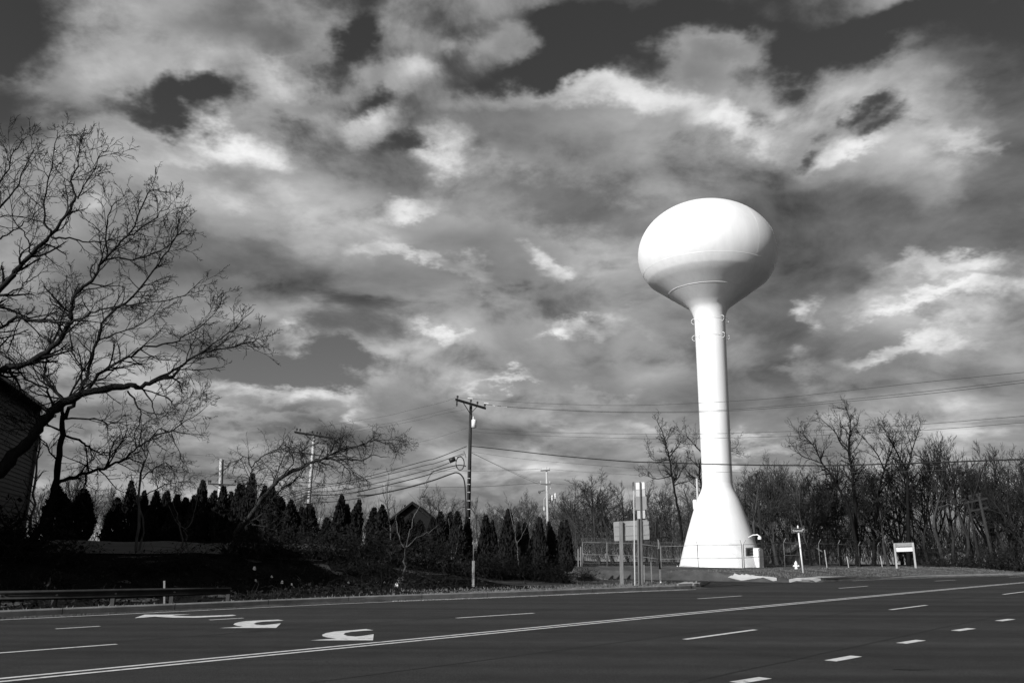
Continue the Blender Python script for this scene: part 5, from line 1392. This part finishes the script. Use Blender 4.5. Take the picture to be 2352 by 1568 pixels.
    for px in (479, 483, 540):
        m = MB(); insulator(m, at(px, 1110, Y - .4), 2.0); m.build('insulator', M_PORC, t)
    # pale pole
    Y = 108.0; q = lambda x, y, dy=0: at(1205.9 + x / 9.103, 1062.3 + y / 9.103, Y + dy)
    b = q(500, 2100); b.z = tz(b.x, b.y)
    t = thing('utility_pole', 'pale sunlit utility pole with short stacked arms left of the signs', 'utility pole', b, 'utility poles')
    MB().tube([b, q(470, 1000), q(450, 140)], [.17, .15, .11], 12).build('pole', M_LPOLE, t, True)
    for a, c_ in (((325, 165), (522, 152)), ((325, 440), (540, 452)), ((300, 600), (415, 575))):
        m = MB(); m.beam(q(*a, -.15), q(*c_, -.15), .12, .14); m.build('crossarm', M_DGALV, t)
    for a in ((330, 150), (443, 135), (510, 135), (335, 425), (520, 430), (535, 560)):
        m = MB(); insulator(m, q(*a, -.15), 1.1); m.build('insulator', M_SIGNL, t)
    m = MB(); m.tube([q(290, 590), q(285, 620), q(305, 640), q(320, 600)], .07, 6); m.build('jumper_loop', M_ARM, t)
    m = MB(); m.tube([q(490, 785, -.1), q(620, 765, -.1)], .05, 6); m.tube([q(500, 860, -.1), q(545, 790, -.1)], .04, 6); m.build('cutout_arm', M_ARM, t)
    for a in ((567, 745), (632, 705)):
        m = MB(); m.lathe([(.05, -.25), (.11, -.2), (.06, -.1), (.11, 0), (.06, .1), (.11, .2), (.04, .42)], q(*a, -.1), 8); m.build('cutout', M_WHITE, t)
    m = MB(); m.tube(catmull([q(642, 720, -.1), q(632, 820, -.1), q(615, 910, -.1), q(580, 950, -.1), q(495, 950, -.1)], 5), .035, 5); m.tube(catmull([q(572, 760, -.1), q(572, 860, -.1), q(560, 930, -.1)], 4), .03, 5); m.build('drop_cable', M_WIRE, t, True)
    m = MB(); m.box(q(395, 960, -.1), (.2, .15, .4)); m.tube([q(395, 940, -.1), q(395, 760, -.1), q(440, 700, -.1)], .03, 5); m.build('switch_box', M_SIGNL, t)
    # pole with small transformer behind the tower flank
    Y = 96.0; b = at(1609, 1300, Y); b.z = tz(b.x, b.y)
    t = thing('utility_pole', 'utility pole with a white transformer half hidden behind the tower flank', 'utility pole', b, 'utility poles')
    MB().tube([b, at(1600.5, 1098, Y)], [.16, .11], 10).build('pole', M_LPOLE, t, True)
    MB().lathe([(.2, -.55), (.24, -.5), (.24, .42), (.16, .5)], at(1596.5, 1157.5, Y - .3), 14).build('transformer', M_TRANS, t, True)
    # bare pale pole stub right of the tower
    Y = 88.0; b = at(1757, 1310, Y); b.z = tz(b.x, b.y)
    o = MB().tube([b, at(1748, 1230, Y), at(1741.5, 1151, Y)], [.15, .13, .11], 10).build('utility_pole', M_WOOD, None, True); tag(o, 'bare weathered pole without arms just right of the tower', 'utility pole', 'utility poles')
    # leaning double-arm pole at the far right
    Y = 88.0; q = lambda x, y: at(2038.5 + x / 6.07, 1091 + y / 6.07, Y); b = q(1500, 1330); b.z = tz(b.x, b.y)
    t = thing('utility_pole', 'dark leaning pole with two tilted crossarms among the trees at far right', 'utility pole', b, 'utility poles')
    MB().tube([b, q(1400, 850), q(1272, 290)], [.19, .16, .12], 10).build('pole', M_ARM, t, True)
    for a, c_ in (((1075, 388), (1390, 318)), ((1160, 497), (1400, 448))):
        m = MB(); m.beam(q(*a), q(*c_), .12, .17); m.build('crossarm', M_ARM, t)
    for a in ((1150, 345), (1165, 343), (1255, 320), (1295, 310)):
        m = MB(); insulator(m, q(*a), 2.0); m.build('insulator', M_ARM, t)

    G = 'overhead wires'
    z4 = lambda p: [(861.3 + x / 2.875, 861.3 + y / 2.875) for x, y in p]
    z5 = lambda p: [(1320.7 + x / 2.875, 861.3 + y / 2.875) for x, y in p]
    z6 = lambda p: [(1780 + x / 2.875, 861.3 + y / 2.875) for x, y in p]
    # towards the right: over the road in front of the tower
    wire_px(z4([(560, 150), (850, 172), (1200, 190), (1650, 200)]) + z5([(815, 184)]) + z6([(0, 152), (500, 100), (1000, 45), (1640, -18), (1800, -34)]), (79, 36), .011, 'topmost thin wire running right from the main pole across the tower stem', G, M_THINW)
    wire_px(z4([(725, 190), (900, 210), (1300, 232), (1650, 242)]) + z5([(820, 238)]) + z6([(0, 205), (500, 158), (1000, 107), (1640, 33), (1800, 14)]), (80, 37), .012, 'second thin wire from the top right of the main pole, upper of a close pair', G, M_THINW)
    wire_px(z4([(735, 194), (900, 212), (1300, 236), (1650, 246)]) + z5([(820, 244)]) + z6([(0, 217), (500, 172), (1000, 124), (1640, 50), (1800, 30)]), (80.4, 37.4), .012, 'third thin wire from the top right of the main pole, lower of a close pair', G, M_THINW)
    wire_px(z4([(640, 350), (1000, 372), (1650, 388)]) + z5([(600, 388), (815, 388)]) + z6([(0, 374), (500, 352), (1000, 322), (1640, 270), (1800, 255)]), (80, 38), .011, 'thin wire crossing the tower stem above mid height, upper of two', G, M_THINW)
    wire_px(z4([(640, 372), (1000, 396), (1650, 416)]) + z5([(600, 420), (825, 418)]) + z6([(0, 406), (500, 388), (1000, 362), (1640, 313), (1800, 299)]), (80, 38), .011, 'thin wire crossing the tower stem above mid height, lower of two', G, M_THINW)
    wire_px(z4([(625, 467), (800, 485), (1200, 530), (1650, 568)]) + z5([(250, 560), (600, 577), (840, 585), (1030, 590), (1300, 594), (1650, 596)])[1:] + z6([(600, 590), (1000, 578), (1640, 554), (1800, 546)]), (80, 40), .036, 'thick black cable sagging right from the main pole low across the tower stem', G)
    wire_px(z4([(640, 505), (1000, 555), (1650, 610)]) + z5([(430, 618), (830, 636)]) + z6([(0, 644), (500, 640), (1000, 630), (1640, 602), (1800, 593)]), (80, 42), .010, 'faint wire just under the thick cable right of the main pole', G, M_THINW)
    wire_px(z4([(630, 508), (860, 620), (1080, 720)]), (80, 107), .016, 'slanting guy wire from the main pole down to the pale pole', G, M_THINW)
    wire_px(z4([(640, 512), (860, 615), (1095, 712)]), (80, 107), .010, 'thin slanting wire just above the guy wire to the pale pole', G, M_THINW)
    # towards the left pole
    z3 = lambda p: [(402 + x / 2.875, 861.3 + y / 2.875) for x, y in p]
    zz6 = lambda p: [(631.6 + x / 5.463, 947.5 + y / 5.463) for x, y in p]
    wire_px(zz6([(440, 205), (900, 120), (1400, 40)]) + z4([(200, 238), (440, 180), (530, 148)]), (87.5, 79), .011, 'topmost thin wire between the left and main poles', G, M_THINW)
    wire_px(zz6([(700, 245), (1100, 185), (1500, 118)]) + z4([(300, 270), (540, 212)]), (88, 79.5), .011, 'second thin wire between the left and main poles', G, M_THINW)
    wire_px(zz6([(800, 262), (1200, 205), (1880, 75)]) + z4([(400, 265), (600, 225)]), (88.3, 80), .011, 'third thin wire between the left and main poles', G, M_THINW)
    wire_px(zz6([(1450, 470), (1650, 415), (1880, 352)]) + z4([(400, 415), (612, 348)]), (84, 80), .010, 'thin wire reaching the main pole from behind the arching crown', G, M_THINW)
    bund = [([(0, 1085), (400, 945), (800, 880), (1200, 790), (1880, 605)], [(400, 550), (605, 470)], .034, 'top thick cable of the bundle left of the main pole'), ([(0, 1105), (410, 965), (800, 905), (1200, 825), (1880, 660)], [(400, 580), (590, 515)], .03, 'second thick cable of the bundle left of the main pole'),
            ([(0, 1140), (400, 1005), (760, 980), (1200, 900), (1880, 728)], [(400, 612), (490, 578)], .034, 'third thick cable of the bundle ending at the splice case'), ([(200, 1120), (420, 1043), (820, 1022), (1200, 955), (1880, 790)], [(400, 630), (540, 595), (600, 600)], .046, 'fourth thick cable of the bundle, darkest, left of the main pole'),
            ([(210, 1135), (420, 1080), (820, 1045), (1200, 960), (1880, 792)], [(400, 645), (545, 606)], .02, 'thin strand hugging the darkest cable of the bundle')]
    for a, c_, r, lb in bund:
        wire_px(zz6(a) + z4(c_), (92, 80), r, lb, G)
    wire_px(zz6([(230, 1195), (420, 1140), (800, 1108), (1100, 1060), (1500, 975), (1880, 875)]), (92, 83), .036, 'lowest thick cable of the bundle curving into the conduit', G)
    wire_px(z3([(-150, 470), (0, 510), (100, 425)]) if False else [(600, 1042), (640, 1012), (676, 993)], (95, 87.3), .012, 'short thin wire rising to the left end of the left pole crossarm', G, M_THINW)
    # far lines
    wire_px(z3([(-700, 500), (0, 520), (300, 540), (900, 600), (1600, 625)]) + z4([(400, 632), (800, 630), (1095, 618)]), (150, 109), .018, 'faint far wire behind the poles, topmost, from left edge to the pale pole', G, M_THINW)
    wire_px(z3([(-300, 640), (0, 640), (280, 655), (760, 700), (1200, 720), (1650, 738)]) + z4([(400, 740), (700, 735), (1090, 710)]), (150, 109), .026, 'far dark wire passing below the main pole cables to the pale pole', G, M_THINW)
    wire_px(z4([(1150, 620), (1400, 640), (1650, 655)]) + [(1600, 1098)], (108, 96), .014, 'faint wire from the pale pole top toward the tower', G, M_THINW)
    wire_px(z4([(1155, 712), (1300, 725), (1450, 735)]), (108, 104), .016, 'short faint wire right of the pale pole middle arm', G, M_THINW)
    wire_px(z5([(-80, 1052), (0, 1050), (250, 1040), (520, 1032), (830, 1012)]), (105, 100), .03, 'dark low wire through the trees left of the tower base', G, M_WIRE)
    # pale marker sleeves on the top wires
    for a, c_, lb, Y in (((612, 152), (645, 156), 'pale sleeve on the topmost wire right of the main pole', 79), ((720, 184), (750, 188), 'pale sleeve on the close pair of wires, nearest the main pole', 80), ((777, 200), (806, 204), 'pale sleeve on the close pair of wires, middle one', 79), ((836, 206), (872, 211), 'pale sleeve on the close pair of wires, farthest from the main pole', 78.5)):
        p = z4([a, c_]); o = MB().tube([at(*p[0], Y), at(*p[1], Y)], .045, 6).build('wire_sleeve', M_WHITE); tag(o, lb, 'wire sleeve', 'pale sleeves on the wires')


make_poles()


# ------------------------------------------------------------------ houses
def make_houses():
    # near dark house at the left edge: we see its long side wall, in shade, running away from us
    p0, p1 = at(3, 872, 35.0), at(94, 940, 42.0)
    ze = (p0.z + p1.z) / 2; z0 = tz(p1.x, p1.y) - .3
    d = Vector((p1.x - p0.x, p1.y - p0.y, 0)).normalized(); nl = Vector((-d.y, d.x, 0)); E1 = Vector((p1.x, p1.y, 0)); LEN, WID = 19.5, 9.0  # unseen near end stretched out of frame so the house shades the left bank
    t = thing('house', 'dark clapboard house with an overhanging eave behind the bare trees at the left edge', 'house', (p1.x, p1.y, z0))
    c = [E1, E1 - d * LEN, E1 - d * LEN + nl * WID, E1 + nl * WID]; hA = ze + WID / 2 * .6
    V = [q + Vector((0, 0, z0)) for q in c] + [q + Vector((0, 0, ze)) for q in c] + [(c[0] + c[3]) / 2 + Vector((0, 0, hA)), (c[1] + c[2]) / 2 + Vector((0, 0, hA))]
    m = MB(); m.add(V, [(0, 1, 5, 4), (1, 2, 6, 9, 5), (2, 3, 7, 6), (3, 0, 4, 8, 7)]); wall = m.build('wall', M_SIDING, t)
    m = MB(); z = z0 + .1
    while z < ze - .3:
        a_, b_ = c[0] - nl * .004, c[1] - nl * .004
        m.add([a_ + Vector((0, 0, z + .17)), b_ + Vector((0, 0, z + .17)), b_ - nl * .03 + Vector((0, 0, z)), a_ - nl * .03 + Vector((0, 0, z)), a_ + Vector((0, 0, z)), b_ + Vector((0, 0, z))], [(0, 1, 2, 3), (3, 2, 5, 4)])
        z += .19
    m.build('clapboard', M_SIDING, wall)
    m = MB(); q = c[0] - nl * .05 - d * .07; m.beam(q + Vector((0, 0, z0)), q + Vector((0, 0, ze - .32)), .16, .12, d); m.build('corner_board', M_TRIM, t)
    m = MB(); ov = .55; sl = .6
    for sg in (0, 1):
        e0_ = (c[0] - nl * ov) if sg == 0 else (c[3] + nl * ov); e1_ = (c[1] - nl * ov) if sg == 0 else (c[2] + nl * ov)
        rz = Vector((0, 0, hA + .02)); ez = Vector((0, 0, ze - ov * sl)); r0_, r1_ = (c[0] + c[3]) / 2 + d * .4 + rz, (c[1] + c[2]) / 2 - d * .4 + rz
        P = [r0_, e0_ + d * .4 + ez, e1_ - d * .4 + ez, r1_]; q = [p + Vector((0, 0, .22)) for p in P]
        m.add(P + q, [(3, 2, 1, 0), (4, 5, 6, 7), (0, 1, 5, 4), (1, 2, 6, 5), (2, 3, 7, 6)])
    m.build('roof', M_ROOF, t)
    m = MB(); m.beam(c[0] - nl * (ov + .06) + d * .3 + Vector((0, 0, ze - ov * sl + .05)), c[1] - nl * (ov + .06) + Vector((0, 0, ze - ov * sl + .05)), .12, .13); m.build('gutter', M_TRIM, t)
    w0 = c[0] - d * 9 - nl * .03; w = MB().beam(w0 + Vector((0, 0, z0 + 3.6)), w0 - d * 1.1 + Vector((0, 0, z0 + 3.6)), .08, 1.5).build('window', M_TRIM, t); MB().beam(w0 - nl * .05 - d * .1 + Vector((0, 0, z0 + 3.6)), w0 - nl * .05 - d * 1.0 + Vector((0, 0, z0 + 3.6)), .04, 1.3).build('pane', M_GLASS, w)

    def gable(label, px, apex_y, eave_y, halfpx, Y, wm, rm, dep=10, slope_axis=True, chim=False):
        a = at(px, apex_y, Y); e = at(px + halfpx, eave_y, Y); z0 = tz(a.x, Y); W = abs(e.x - a.x); b = Vector((a.x, Y, z0))
        t = thing('house', label, 'house', b)
        V = [Vector((a.x - W, Y, z0)), Vector((a.x + W, Y, z0)), Vector((a.x + W, Y, e.z)), Vector((a.x, Y, a.z - .1)), Vector((a.x - W, Y, e.z))]
        m = MB(); m.add(V + [v + Vector((0, dep, 0)) for v in V], [(4, 3, 2, 1, 0), (5, 6, 7, 8, 9), (0, 1, 6, 5), (1, 2, 7, 6), (4, 0, 5, 9)]); m.build('wall', wm, t)
        m = MB(); sl = (a.z - e.z) / W; ov = .5
        for sg in (-1, 1):
            P = [Vector((a.x, Y - .4, a.z)), Vector((a.x + sg * (W + ov), Y - .4, e.z - ov * sl)), Vector((a.x + sg * (W + ov), Y + dep + .4, e.z - ov * sl)), Vector((a.x, Y + dep + .4, a.z))]
            q = [p + Vector((0, 0, .2)) for p in P]; m.add(P + q, [(3, 2, 1, 0), (4, 5, 6, 7), (0, 1, 5, 4), (1, 2, 6, 5), (2, 3, 7, 6)])
        m.build('roof', rm, t)
        w = MB().box((a.x, Y - .03, (z0 + e.z) / 2 + .3), (W * .35, .08, 1.1)).build('window', M_TRIM, t); MB().box((a.x, Y - .08, (z0 + e.z) / 2 + .3), (W * .3, .04, .95)).build('pane', M_GLASS, w)
    gable('house with a dark steep gable roof peeking over the evergreens left of the main pole', 948, 1157, 1200, 50, 70, M_DARKW, M_DARKW, 9)
    gable('pale house glimpsed through the trees behind the hydrant', 1850, 1244, 1262, 27, 108, M_SIDING, M_STUCCO2, 10)
    gable('pale house glimpsed low through the woods at the right', 2192, 1261, 1270, 32, 108, M_STUCCO2, M_SIDING, 10)


make_houses()
